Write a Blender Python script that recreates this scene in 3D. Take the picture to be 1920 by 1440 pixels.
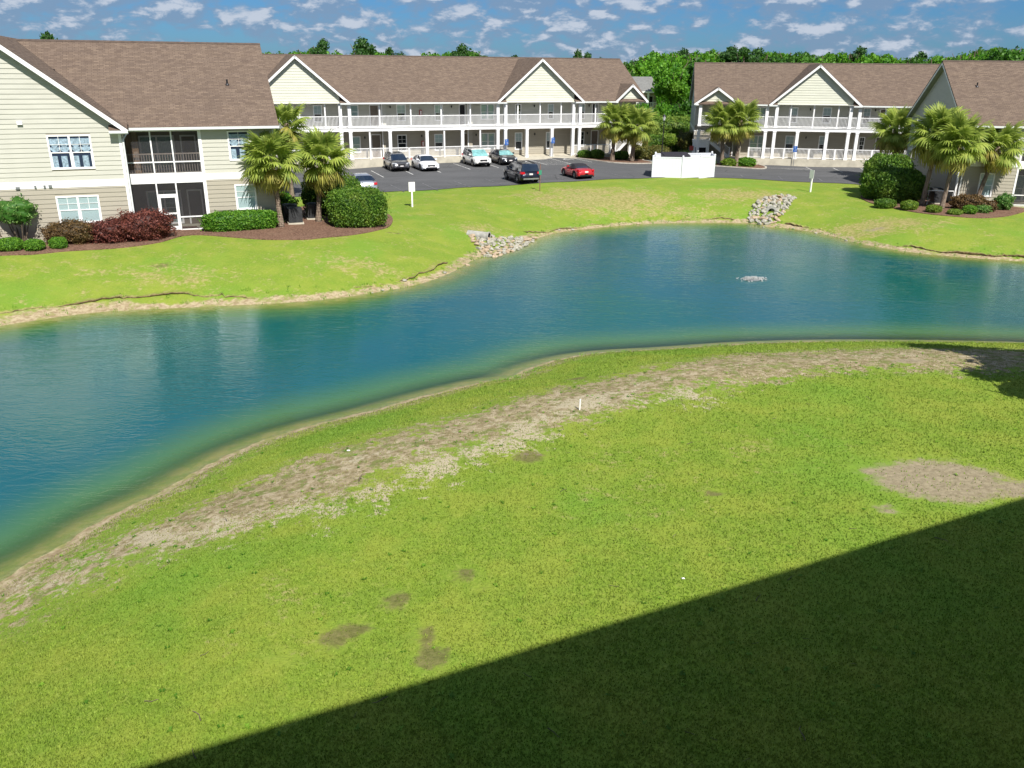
import bpy, bmesh, math, random
import numpy as np
from mathutils import Vector, Matrix, geometry
S=bpy.context.scene; COL=S.collection
for o in list(bpy.data.objects): bpy.data.objects.remove(o)
# ------------------------------------------------------------ camera
F_PX=1570.; PITCH=math.atan(589/F_PX); ROLL=math.atan(.008); CAM_H=9.2
cam=bpy.data.cameras.new('camera'); co=bpy.data.objects.new('camera',cam); COL.objects.link(co); S.camera=co
cam.sensor_fit='HORIZONTAL'; cam.sensor_width=36; cam.lens=F_PX/1920*36; cam.clip_start=.1; cam.clip_end=6000
fw=Vector((0,math.cos(PITCH),-math.sin(PITCH))); r0=Vector((1,0,0)); u0=r0.cross(fw)
rt=math.cos(ROLL)*r0+math.sin(ROLL)*u0; up=-math.sin(ROLL)*r0+math.cos(ROLL)*u0
co.matrix_world=Matrix(((rt.x,up.x,-fw.x,0),(rt.y,up.y,-fw.y,0),(rt.z,up.z,-fw.z,CAM_H),(0,0,0,1)))
# ------------------------------------------------------------ sky and sun
SUN_EL=math.radians(48); SUN_AZ=math.radians(22)      # the sun stands behind the camera, 22 deg to its right
sun_dir=Vector((math.cos(SUN_EL)*math.sin(SUN_AZ),-math.cos(SUN_EL)*math.cos(SUN_AZ),math.sin(SUN_EL)))
S.view_settings.view_transform='Standard'; S.view_settings.look='None'; S.view_settings.gamma=1
S.view_settings.use_curve_mapping=False; S.view_settings.exposure=.8
W=bpy.data.worlds.new('World'); S.world=W; W.use_nodes=True
nt=W.node_tree; N=nt.nodes; Lk=nt.links; N.clear()
def nd(t,**k):
    n=N.new(t)
    for a,b in k.items(): setattr(n,a,b)
    return n
out=nd('ShaderNodeOutputWorld'); bg=nd('ShaderNodeBackground'); Lk.new(bg.outputs[0],out.inputs[0])
SKY=.049
bg.inputs[1].default_value=SKY
sky=nd('ShaderNodeTexSky',sky_type='NISHITA',sun_disc=False,sun_elevation=SUN_EL,sun_rotation=math.pi-SUN_AZ,air_density=1.0,dust_density=.3,ozone_density=3.5)
tint=nd('ShaderNodeMix',data_type='RGBA',blend_type='MULTIPLY'); tint.inputs[0].default_value=1
Lk.new(sky.outputs[0],tint.inputs[6]); tint.inputs[7].default_value=(.28,.56,.95,1)
tc=nd('ShaderNodeTexCoord'); sp=nd('ShaderNodeSeparateXYZ'); Lk.new(tc.outputs['Generated'],sp.inputs[0])
def wm(op,a,b=None,clamp=False):
    m=nd('ShaderNodeMath',operation=op,use_clamp=clamp)
    for i,v in enumerate((a,b)):
        if v is None: continue
        if isinstance(v,(int,float)): m.inputs[i].default_value=v
        else: Lk.new(v,m.inputs[i])
    return m.outputs[0]
cb=nd('ShaderNodeCombineXYZ'); Lk.new(sp.outputs[0],cb.inputs[0]); Lk.new(sp.outputs[1],cb.inputs[1]); Lk.new(wm('MULTIPLY',sp.outputs[2],2.3),cb.inputs[2])
def cn(scale,detail,rough,off,dist=.2):
    mp=nd('ShaderNodeMapping'); mp.inputs[1].default_value=off; Lk.new(cb.outputs[0],mp.inputs[0])
    n=nd('ShaderNodeTexNoise'); n.inputs['Scale'].default_value=scale; n.inputs['Detail'].default_value=detail
    n.inputs['Roughness'].default_value=rough; n.inputs['Distortion'].default_value=dist
    Lk.new(mp.outputs[0],n.inputs[0]); return n.outputs[0]
def ss(a,b,x):
    m=nd('ShaderNodeMapRange',interpolation_type='SMOOTHSTEP'); m.inputs[1].default_value=a; m.inputs[2].default_value=b
    Lk.new(x,m.inputs[0]); return m.outputs[0]
n1=cn(25,7,.58,(3.1,7.2,0)); n1b=cn(25,7,.58,(3.1,7.2,.022)); n2=cn(5.5,2,.5,(1.3,0,4.))
cov=wm('ADD',n1,wm('MULTIPLY',wm('SUBTRACT',n2,.5),.50))
m_soft=ss(.31,.53,cov)
lit=ss(-.03,.14,wm('SUBTRACT',n1,n1b))
m_core=ss(.39,.57,cov)
white=wm('MULTIPLY',wm('MULTIPLY',m_core,lit),.85,True)
c1=nd('ShaderNodeMix',data_type='RGBA'); Lk.new(wm('MULTIPLY',m_soft,.80),c1.inputs[0]); Lk.new(tint.outputs[2],c1.inputs[6]); c1.inputs[7].default_value=(2.6,3.8,5.6,1)
c2=nd('ShaderNodeMix',data_type='RGBA'); Lk.new(white,c2.inputs[0]); Lk.new(c1.outputs[2],c2.inputs[6]); c2.inputs[7].default_value=(7.0,7.7,8.9,1)
Lk.new(c2.outputs[2],bg.inputs[0])
sl=bpy.data.lights.new('sun','SUN'); sl.energy=4.4; sl.angle=math.radians(.5); sl.color=(1,.955,.87)
so=bpy.data.objects.new('sun',sl); COL.objects.link(so); so.rotation_euler=sun_dir.to_track_quat('Z','Y').to_euler()
# ------------------------------------------------------------ helpers
random.seed(4); RNG=np.random.default_rng(7)
def tag(o,label=None,cat=None,group=None,kind=None):
    if label: o['label']=label
    if cat: o['category']=cat
    if group: o['group']=group
    if kind: o['kind']=kind
    return o
def empty(name,loc,rz=0,label=None,cat=None,group=None):
    o=bpy.data.objects.new(name,None); COL.objects.link(o); o.location=loc; o.rotation_euler=(0,0,rz); o.empty_display_size=.3
    return tag(o,label,cat,group)
def link(name,me,parent=None,loc=None,rot=None,scale=None):
    o=bpy.data.objects.new(name,me); COL.objects.link(o)
    if parent: o.parent=parent
    if loc is not None: o.location=loc
    if rot is not None: o.rotation_euler=rot
    if scale is not None: o.scale=scale
    return o
class MB:
    def __init__(s): s.v=[];s.f=[];s.m=[];s.uv={}
    def poly(s,pts,mi=0,uv=None):
        b=len(s.v); s.v+=[tuple(p) for p in pts]; s.f.append(tuple(range(b,b+len(pts)))); s.m.append(mi)
        if uv: s.uv[len(s.f)-1]=uv
    def hexa(s,p,mi=0):   # 8 pts: bottom 4 ccw, top 4 ccw
        b=len(s.v); s.v+=[tuple(q) for q in p]
        for q in ((3,2,1,0),(4,5,6,7),(0,1,5,4),(1,2,6,5),(2,3,7,6),(3,0,4,7)): s.f.append(tuple(b+i for i in q)); s.m.append(mi)
    def box(s,x0,x1,y0,y1,z0,z1,mi=0):
        s.hexa([(x0,y0,z0),(x1,y0,z0),(x1,y1,z0),(x0,y1,z0),(x0,y0,z1),(x1,y0,z1),(x1,y1,z1),(x0,y1,z1)],mi)
    def bar(s,a,b,w,h,mi=0,upv=(0,0,1)):   # box bar from a to b
        a=Vector(a);b=Vector(b);d=(b-a).normalized(); sd=d.cross(Vector(upv))
        if sd.length<1e-4: sd=d.cross(Vector((1,0,0)))
        sd.normalize(); u=sd.cross(d); sd*=w/2; u=u*h/2
        s.hexa([a-sd-u,b-sd-u,b+sd-u,a+sd-u,a-sd+u,b-sd+u,b+sd+u,a+sd+u],mi)
    def tube(s,pts,rads,n=8,mi=0,cap=True):
        rings=[]
        for i,p in enumerate(pts):
            p=Vector(p); q=Vector(pts[min(i+1,len(pts)-1)])-Vector(pts[max(i-1,0)]); q.normalize()
            a=q.cross(Vector((0,0,1)));
            if a.length<.05: a=q.cross(Vector((0,1,0)))
            a.normalize(); c=q.cross(a); b=len(s.v); r=rads[i]
            for k in range(n):
                t=2*math.pi*k/n; s.v.append(tuple(p+a*math.cos(t)*r+c*math.sin(t)*r))
            rings.append(b)
        for i in range(len(rings)-1):
            for k in range(n):
                k2=(k+1)%n; s.f.append((rings[i]+k,rings[i]+k2,rings[i+1]+k2,rings[i+1]+k)); s.m.append(mi)
        if cap:
            s.f.append(tuple(rings[0]+k for k in range(n))[::-1]); s.m.append(mi)
            s.f.append(tuple(rings[-1]+k for k in range(n))); s.m.append(mi)
    def lathe(s,prof,axis='z',c=(0,0,0),n=20,mi=0):
        rings=[]
        for r,h in prof:
            b=len(s.v)
            for k in range(n):
                t=2*math.pi*k/n; x,y=r*math.cos(t),r*math.sin(t)
                p=(x,y,h) if axis=='z' else ((x,h,y) if axis=='y' else (h,x,y))
                s.v.append((p[0]+c[0],p[1]+c[1],p[2]+c[2]))
            rings.append(b)
        for i in range(len(rings)-1):
            for k in range(n):
                k2=(k+1)%n; s.f.append((rings[i]+k,rings[i]+k2,rings[i+1]+k2,rings[i+1]+k)); s.m.append(mi)
    def mesh(s,name,mats,smooth=False):
        me=bpy.data.meshes.new(name); me.from_pydata(s.v,[],s.f)
        if not isinstance(mats,(list,tuple)): mats=[mats]
        for m in mats: me.materials.append(m)
        me.polygons.foreach_set('material_index',s.m)
        if s.uv:
            uvl=me.uv_layers.new(name='UVMap')
            for fi,uv in s.uv.items():
                for k,li in enumerate(me.polygons[fi].loop_indices): uvl.data[li].uv=uv[k]
        bm=bmesh.new(); bm.from_mesh(me); bmesh.ops.recalc_face_normals(bm,faces=bm.faces); bm.to_mesh(me); bm.free()
        if smooth: me.polygons.foreach_set('use_smooth',[True]*len(me.polygons))
        me.update(); return me
    def build(s,name,mats,parent=None,smooth=False,**k): return link(name,s.mesh(name,mats,smooth),parent,**k)
def np_mesh(name,V,F,mats,rnd=None,mi=None,smooth=False,attrs=None):
    me=bpy.data.meshes.new(name); nv=len(V); nf=len(F); k=F.shape[1]
    me.vertices.add(nv); me.vertices.foreach_set('co',np.asarray(V,np.float32).ravel())
    me.loops.add(nf*k); me.loops.foreach_set('vertex_index',np.asarray(F,np.int32).ravel())
    me.polygons.add(nf); me.polygons.foreach_set('loop_start',np.arange(0,nf*k,k,dtype=np.int32))
    if not isinstance(mats,(list,tuple)): mats=[mats]
    for m in mats: me.materials.append(m)
    if mi is not None: me.polygons.foreach_set('material_index',np.asarray(mi,np.int32))
    if smooth is not False: me.polygons.foreach_set('use_smooth',np.full(nf,True) if smooth is True else smooth)
    if rnd is not None:
        a=me.attributes.new('rnd','FLOAT','FACE'); a.data.foreach_set('value',np.asarray(rnd,np.float32))
    for n,val in (attrs or {}).items():
        a=me.attributes.new(n,'FLOAT','POINT'); a.data.foreach_set('value',np.asarray(val,np.float32))
    me.update(calc_edges=True); return me
# ------------------------------------------------------------ materials
class Mat:
    def __init__(s,name):
        s.m=bpy.data.materials.new(name); s.m.use_nodes=True; s.t=s.m.node_tree; s.N=s.t.nodes; s.L=s.t.links; s.N.clear()
        s.out=s.N.new('ShaderNodeOutputMaterial')
    def n(s,t,**k):
        x=s.N.new(t)
        for a,b in k.items(): setattr(x,a,b)
        return x
    def setin(s,sock,v):
        if isinstance(v,bpy.types.NodeSocket): s.L.new(v,sock)
        elif isinstance(v,(tuple,list)) and sock.type=='RGBA' : sock.default_value=tuple(v)+((1,) if len(v)==3 else ())
        else: sock.default_value=v
    def math(s,op,a,b=None,c=None,clamp=False):
        x=s.n('ShaderNodeMath',operation=op,use_clamp=clamp)
        for i,v in enumerate((a,b,c)):
            if v is not None: s.setin(x.inputs[i],v)
        return x.outputs[0]
    def mix(s,f,a,b,blend='MIX'):
        x=s.n('ShaderNodeMix',data_type='RGBA',blend_type=blend); s.setin(x.inputs[0],f); s.setin(x.inputs[6],a); s.setin(x.inputs[7],b); return x.outputs[2]
    def coord(s,kind='Object'): return s.n('ShaderNodeTexCoord').outputs[kind]
    def pos(s): return s.n('ShaderNodeNewGeometry').outputs['Position']
    def mapping(s,v,scale=(1,1,1),loc=(0,0,0),rot=(0,0,0)):
        x=s.n('ShaderNodeMapping'); s.L.new(v,x.inputs[0]); x.inputs[1].default_value=loc; x.inputs[2].default_value=rot; x.inputs[3].default_value=scale; return x.outputs[0]
    def noise(s,v,scale,detail=3,rough=.5,dist=0):
        x=s.n('ShaderNodeTexNoise'); s.L.new(v,x.inputs[0]); x.inputs['Scale'].default_value=scale; x.inputs['Detail'].default_value=detail
        x.inputs['Roughness'].default_value=rough; x.inputs['Distortion'].default_value=dist; return x.outputs[0]
    def ss(s,a,b,x,lo=0.,hi=1.):
        m=s.n('ShaderNodeMapRange',interpolation_type='SMOOTHSTEP'); s.setin(m.inputs[1],a); s.setin(m.inputs[2],b); m.inputs[3].default_value=lo; m.inputs[4].default_value=hi
        s.setin(m.inputs[0],x); return m.outputs[0]
    def attr(s,n): return s.n('ShaderNodeAttribute',attribute_name=n).outputs['Fac']
    def bump(s,h,strength=.3,dist=.02,normal=None):
        b=s.n('ShaderNodeBump'); s.setin(b.inputs['Strength'],strength); b.inputs['Distance'].default_value=dist; s.L.new(h,b.inputs['Height'])
        if normal: s.L.new(normal,b.inputs['Normal'])
        return b.outputs[0]
    def pbr(s,color,rough=.8,metal=0,spec=.3,normal=None,coat=0,trans=None,emit=None):
        p=s.n('ShaderNodeBsdfPrincipled'); s.setin(p.inputs['Base Color'],color); s.setin(p.inputs['Roughness'],rough); s.setin(p.inputs['Metallic'],metal)
        s.setin(p.inputs['Specular IOR Level'],spec); p.inputs['Coat Weight'].default_value=coat; p.inputs['Coat Roughness'].default_value=.05
        if normal is not None: s.L.new(normal,p.inputs['Normal'])
        sh=p.outputs[0]
        if trans:
            t=s.n('ShaderNodeBsdfTranslucent'); s.setin(t.inputs[0],trans[1]); m=s.n('ShaderNodeMixShader'); m.inputs[0].default_value=trans[0]
            s.L.new(sh,m.inputs[1]); s.L.new(t.outputs[0],m.inputs[2]); sh=m.outputs[0]
        s.L.new(sh,s.out.inputs[0]); return s.m
def simple(name,col,rough=.6,metal=0,spec=.4,coat=0,var=.12,scale=3.,bump=0.):
    m=Mat(name); c=m.coord(); n=m.noise(c,scale,4,.6)
    k=m.ss(.3,.7,n); lo=tuple(x*(1-var) for x in col); hi=tuple(min(1,x*(1+var)) for x in col)
    nm=m.bump(m.noise(c,scale*12,3),bump,.01) if bump else None
    return m.pbr(m.mix(k,lo,hi),rough,metal,spec,nm,coat)
M={}
M['white']=simple('white_vinyl',(.74,.74,.75),.45,var=.05)
M['white_fence']=simple('white_fence_vinyl',(.60,.62,.66),.4,var=.03,scale=.8)
M['concrete']=simple('concrete',(.42,.39,.32),.9,var=.15,scale=1.2,bump=.2)
M['kerb']=simple('kerb_concrete',(.40,.37,.32),.9,var=.15,bump=.2)
M['pipe']=simple('pipe_concrete',(.30,.295,.27),.9,var=.2,bump=.3)
M['dark']=simple('dark_interior',(.012,.011,.013),.8,var=.2)  # near-black colour painted in for unlit rooms, open doorways and pipe bores
M['brown_door']=simple('taupe_door',(.15,.12,.095),.5,var=.08)
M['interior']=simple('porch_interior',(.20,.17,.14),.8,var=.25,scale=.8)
M['curtain']=simple('tan_curtain',(.36,.22,.12),.9,var=.25,scale=2)
M['grey_metal']=simple('grey_metal',(.25,.26,.27),.45,.6)
M['dark_metal']=simple('dark_metal',(.03,.03,.035),.4,.5)
M['ac']=simple('ac_casing',(.035,.037,.04),.5,.3,var=.3)
M['ac_grille']=simple('ac_grille',(.10,.105,.11),.4,.5,var=.3)
M['red_paint']=simple('red_box_paint',(.32,.04,.03),.4,var=.1)
M['blue_sign']=simple('blue_sign',(.02,.10,.36),.4,var=.05)
M['green_sign']=simple('green_sign',(.03,.20,.12),.5,var=.1)
M['rust']=simple('rusty_post',(.16,.08,.06),.7,var=.3,scale=8)
M['white_paint']=simple('sign_white',(.78,.78,.76),.5,var=.05)
M['gutter']=simple('gutter_aluminium',(.62,.64,.64),.35,var=.05)
M['soffit']=simple('soffit_vinyl',(.45,.45,.42),.6,var=.05)
M['terracotta']=simple('terracotta',(.32,.11,.06),.8,var=.2)
M['bark']=simple('bark',(.11,.085,.06),.95,var=.4,scale=6,bump=.5)
M['tyre']=simple('tyre_rubber',(.018,.018,.019),.8,var=.1)
M['rim']=simple('alloy_rim',(.42,.43,.44),.25,.9,var=.05)
M['headlight']=simple('headlight',(.55,.57,.60),.08,.2,.8,.8,.1,9)
M['tail']=simple('tail_light',(.45,.01,.015),.1,0,.6,.8,.1,9)
M['plate']=simple('licence_plate',(.62,.6,.6),.4,var=.1)
M['chrome']=simple('chrome',(.6,.6,.62),.12,1.,var=.05)
M['soft_top']=simple('black_soft_top',(.018,.016,.022),.85,var=.25,scale=4,bump=.2)
def siding_mat(name,col):
    m=Mat(name); c=m.coord(); n=m.noise(m.mapping(c,(.7,.7,4)),1.,4,.6); g=m.noise(c,14,3,.6)
    k=m.mix(m.ss(.25,.75,n),tuple(x*.93 for x in col),tuple(min(1,x*1.05) for x in col))
    k=m.mix(m.ss(.62,.8,m.noise(m.mapping(c,(2.2,2.2,.35)),1.3,4,.65),0,.22),k,tuple(x*.7 for x in col))
    return m.pbr(k,.55,0,.3,m.bump(g,.08,.005))
M['cream']=siding_mat('cream_siding',(.445,.44,.392)); M['tan']=siding_mat('tan_siding',(.325,.298,.245)); M['pale']=siding_mat('pale_cream_siding',(.55,.555,.47))
def shingle():
    m=Mat('brown_shingles'); uv=m.n('ShaderNodeUVMap').outputs[0]
    b=m.n('ShaderNodeTexBrick'); m.L.new(uv,b.inputs[0]); b.offset=.37; b.inputs['Scale'].default_value=1; b.inputs['Brick Width'].default_value=.33; b.inputs['Row Height'].default_value=.145
    b.inputs['Mortar Size'].default_value=.012; b.inputs['Color1'].default_value=(.098,.072,.057,1); b.inputs['Color2'].default_value=(.160,.121,.095,1); b.inputs['Mortar'].default_value=(.06,.042,.033,1); b.inputs['Bias'].default_value=-.05
    b2=m.n('ShaderNodeTexBrick'); m.L.new(m.mapping(uv,(1,1,1),(.13,.0,0)),b2.inputs[0]); b2.offset=.61; b2.inputs['Scale'].default_value=1; b2.inputs['Brick Width'].default_value=.52; b2.inputs['Row Height'].default_value=.145
    b2.inputs['Mortar Size'].default_value=0; b2.inputs['Color1'].default_value=(.84,.82,.83,1); b2.inputs['Color2'].default_value=(1.1,1.08,1.03,1); b2.inputs['Mortar'].default_value=(1,1,1,1)
    c=m.mix(.9,b.outputs[0],b2.outputs[0],'MULTIPLY')
    g=m.noise(uv,38,3,.7); c=m.mix(m.ss(.3,.7,g,0,.35),c,(.225,.172,.138))
    st=m.noise(m.mapping(uv,(.5,.12,1)),1.,3,.6); c=m.mix(m.ss(.5,.8,st,0,.2),c,(.09,.07,.06))
    h=m.math('ADD',b.outputs['Fac'],m.math('MULTIPLY',g,-.4))
    return m.pbr(c,.95,0,.15,m.bump(h,-.5,.012))
M['shingle']=shingle()
def glass_mat(name,tint,op=.35):
    m=Mat(name); g=m.n('ShaderNodeBsdfGlossy'); g.inputs[0].default_value=(.9,.93,.95,1); g.inputs[1].default_value=.03
    t=m.n('ShaderNodeBsdfTransparent'); t.inputs[0].default_value=tuple(tint)+(1,)
    fr=m.n('ShaderNodeFresnel'); fr.inputs[0].default_value=1.5
    x=m.n('ShaderNodeMixShader'); m.L.new(m.math('MULTIPLY',m.math('ADD',fr.outputs[0],.05,clamp=True),m.math('SUBTRACT',1.,m.n('ShaderNodeNewGeometry').outputs['Backfacing'])),x.inputs[0]); m.L.new(t.outputs[0],x.inputs[1]); m.L.new(g.outputs[0],x.inputs[2]); m.L.new(x.outputs[0],m.out.inputs[0]); return m.m
M['glass']=glass_mat('window_glass',(.80,.87,.88)); M['screen']=None
def screen_mat():
    m=Mat('insect_screen'); t=m.n('ShaderNodeBsdfTransparent'); t.inputs[0].default_value=(1,1,1,1); d=m.n('ShaderNodeBsdfDiffuse'); d.inputs[0].default_value=(.05,.05,.055,1)
    x=m.n('ShaderNodeMixShader'); x.inputs[0].default_value=.45; m.L.new(t.outputs[0],x.inputs[1]); m.L.new(d.outputs[0],x.inputs[2]); m.L.new(x.outputs[0],m.out.inputs[0]); return m.m
M['screen']=screen_mat()
def blind_mat():
    m=Mat('window_blind'); c=m.coord(); w=m.n('ShaderNodeTexWave',wave_type='BANDS',bands_direction='Z'); m.L.new(c,w.inputs[0]); w.inputs['Scale'].default_value=6
    return m.pbr(m.mix(w.outputs[0],(.36,.41,.42),(.56,.61,.61)),.7)
M['blind']=blind_mat()
def vblind():
    m=Mat('vertical_blind'); c=m.coord(); w=m.n('ShaderNodeTexWave',wave_type='BANDS',bands_direction='X'); m.L.new(c,w.inputs[0]); w.inputs['Scale'].default_value=3.5
    return m.pbr(m.mix(w.outputs[0],(.30,.36,.35),(.42,.50,.48)),.7)
M['vblind']=vblind()
def lace():
    m=Mat('lace_curtain'); c=m.coord(); v=m.n('ShaderNodeTexVoronoi'); m.L.new(m.mapping(c,(1,1,1.2)),v.inputs[0]); v.inputs['Scale'].default_value=9
    n=m.noise(c,3.2,4,.6); k=m.ss(.56,.66,m.math('ADD',n,m.math('MULTIPLY',v.outputs[0],.25)))
    return m.pbr(m.mix(k,(.05,.08,.16),(.62,.68,.78)),.9)
M['lace']=lace()
def carpaint(name,col,metal=.3):
    m=Mat(name); n=m.noise(m.coord(),.9,2); return m.pbr(m.mix(n,tuple(x*.93 for x in col),tuple(min(1,x*1.06) for x in col)),.28,metal,.5,coat=.9)
M['car_glass']=simple('car_glass',(.012,.02,.035),.05,0,.9,.5,.2,.5)
M['car_glass_light']=simple('car_glass_sunshade',(.16,.34,.34),.08,0,.8,.5,.3,3)
def leaf_mat(name,a,b,c=None,tr=.3,scale=1.):
    m=Mat(name); r=m.attr('rnd'); oi=m.n('ShaderNodeObjectInfo').outputs['Random']
    k=m.mix(m.ss(0,1,r),a,b); n=m.noise(m.coord(),scale,3,.6)
    if c: k=m.mix(m.ss(.52,.72,n,0,.8),k,c)
    k=m.mix(m.math('MULTIPLY',oi,.25),k,tuple(x*.6 for x in a))
    return m.pbr(k,.55,0,.3,None,0,(tr,m.mix(.4,k,tuple(min(1,x*1.8) for x in b))))
M['leaf_bright']=leaf_mat('bright_leaves',(.04,.14,.01),(.17,.34,.03))
M['leaf_hedge']=leaf_mat('hedge_leaves',(.03,.085,.008),(.15,.27,.03),(.20,.27,.035))
M['leaf_box']=leaf_mat('box_leaves',(.06,.14,.012),(.25,.34,.04))
M['leaf_plum']=leaf_mat('plum_leaves',(.055,.016,.014),(.24,.075,.055),(.12,.04,.02),.2)
M['leaf_bronze']=leaf_mat('bronze_leaves',(.05,.032,.012),(.20,.12,.045),(.10,.09,.025),.2)
M['leaf_crepe']=leaf_mat('crepe_leaves',(.04,.13,.015),(.19,.30,.08))
M['leaf_tree']=leaf_mat('tree_leaves',(.02,.075,.006),(.085,.22,.02),(.10,.20,.02),.35,.3)
M['leaf_tree2']=leaf_mat('tree_leaves_light',(.04,.15,.008),(.15,.34,.022),(.19,.32,.03),.35,.3)
M['leaf_pine']=leaf_mat('pine_needles',(.016,.055,.010),(.06,.15,.026),None,.25,.3)
M['frond']=leaf_mat('palm_frond',(.14,.22,.035),(.38,.46,.09),(.43,.45,.11),.42)
M['frond_old']=leaf_mat('palm_frond_old',(.20,.21,.04),(.45,.42,.09),(.44,.32,.11),.4)
M['fb']=simple('frond_boot',(.20,.13,.08),.9,var=.4,scale=7,bump=.5)
def palm_trunk():
    m=Mat('palm_trunk'); c=m.coord(); w=m.n('ShaderNodeTexWave',wave_type='BANDS',bands_direction='Z'); m.L.new(c,w.inputs[0]); w.inputs['Scale'].default_value=3.2; w.inputs['Distortion'].default_value=5; w.inputs['Detail'].default_value=3
    n=m.noise(m.mapping(c,(6,6,1.4)),2,4,.65); k=m.mix(m.ss(.3,.7,n),(.13,.095,.075),(.30,.24,.185)); k=m.mix(m.math('MULTIPLY',w.outputs[0],.35),k,(.10,.075,.06))
    return m.pbr(k,.95,0,.1,m.bump(m.math('ADD',w.outputs[0],n),.6,.03))
M['palm_trunk']=palm_trunk()
def mulch():
    m=Mat('mulch'); p=m.pos(); n=m.noise(p,9,5,.75); n2=m.noise(p,1.1,3)
    k=m.mix(m.ss(.35,.68,n),(.080,.045,.032),(.235,.140,.10)); k=m.mix(m.ss(.45,.7,n2,0,.4),k,(.20,.13,.09)); return m.pbr(k,.95,0,.1,m.bump(n,.9,.04))
M['mulch']=mulch()
def asphalt():
    m=Mat('asphalt'); p=m.pos(); n=m.noise(p,26,4,.8); n2=m.noise(m.mapping(p,(.25,.9,1),rot=(0,0,-.36)),.5,4,.6); n3=m.noise(p,1.7,4,.7)
    k=m.mix(m.ss(.25,.75,n),(.052,.053,.057),(.105,.106,.110)); k=m.mix(m.ss(.35,.75,n2,0,.6),k,(.115,.115,.12)); k=m.mix(m.ss(.66,.72,n3,0,.35),k,(.03,.03,.033))
    cr=m.n('ShaderNodeTexVoronoi',feature='DISTANCE_TO_EDGE'); m.L.new(m.mapping(p,(.18,.3,1)),cr.inputs[0]); cr.inputs['Scale'].default_value=1
    k=m.mix(m.ss(.0,.012,cr.outputs[0],.5,0),k,(.02,.02,.022)); return m.pbr(k,.9,0,.25,m.bump(n,.4,.008))
M['asphalt']=asphalt()
def linepaint():
    m=Mat('worn_line_paint'); n=m.noise(m.pos(),7,4,.7); return m.pbr(m.mix(m.ss(.4,.6,n),(.22,.22,.22),(.66,.66,.64)),.8)
M['line']=linepaint()
def linefaint():
    m=Mat('faded_line_paint'); n=m.noise(m.pos(),6,4,.7); return m.pbr(m.mix(m.ss(.45,.65,n),(.075,.077,.083),(.26,.26,.27)),.8)
M['line_faint']=linefaint()
def rock(name,a,b):
    m=Mat(name); c=m.coord(); n=m.noise(c,5,5,.65); k=m.mix(m.ss(.3,.7,n),a,b); return m.pbr(k,.9,0,.2,m.bump(n,.5,.03))
M['rock']=rock('pale_rock',(.20,.19,.155),(.43,.41,.35)); M['rock2']=rock('warm_rock',(.26,.19,.13),(.45,.36,.26))
def lawn_tone(m,p,f1,f2,f3,f4,f5):
    g=m.mix(m.ss(.28,.74,f1),(.10,.165,.016),(.225,.315,.038))
    g=m.mix(m.ss(.38,.66,f2,0,.75),g,m.mix(m.ss(.42,.60,m.noise(p,9,4,.7)),(.12,.18,.022),(.235,.285,.055)))
    g=m.mix(m.ss(.36,.66,f4,0,.45),g,(.135,.215,.028))
    g=m.mix(m.ss(.40,.66,f3,0,.60),g,(.235,.270,.042))
    return m.mix(m.ss(.48,.66,f5,0,.55),g,(.125,.250,.028))
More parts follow.
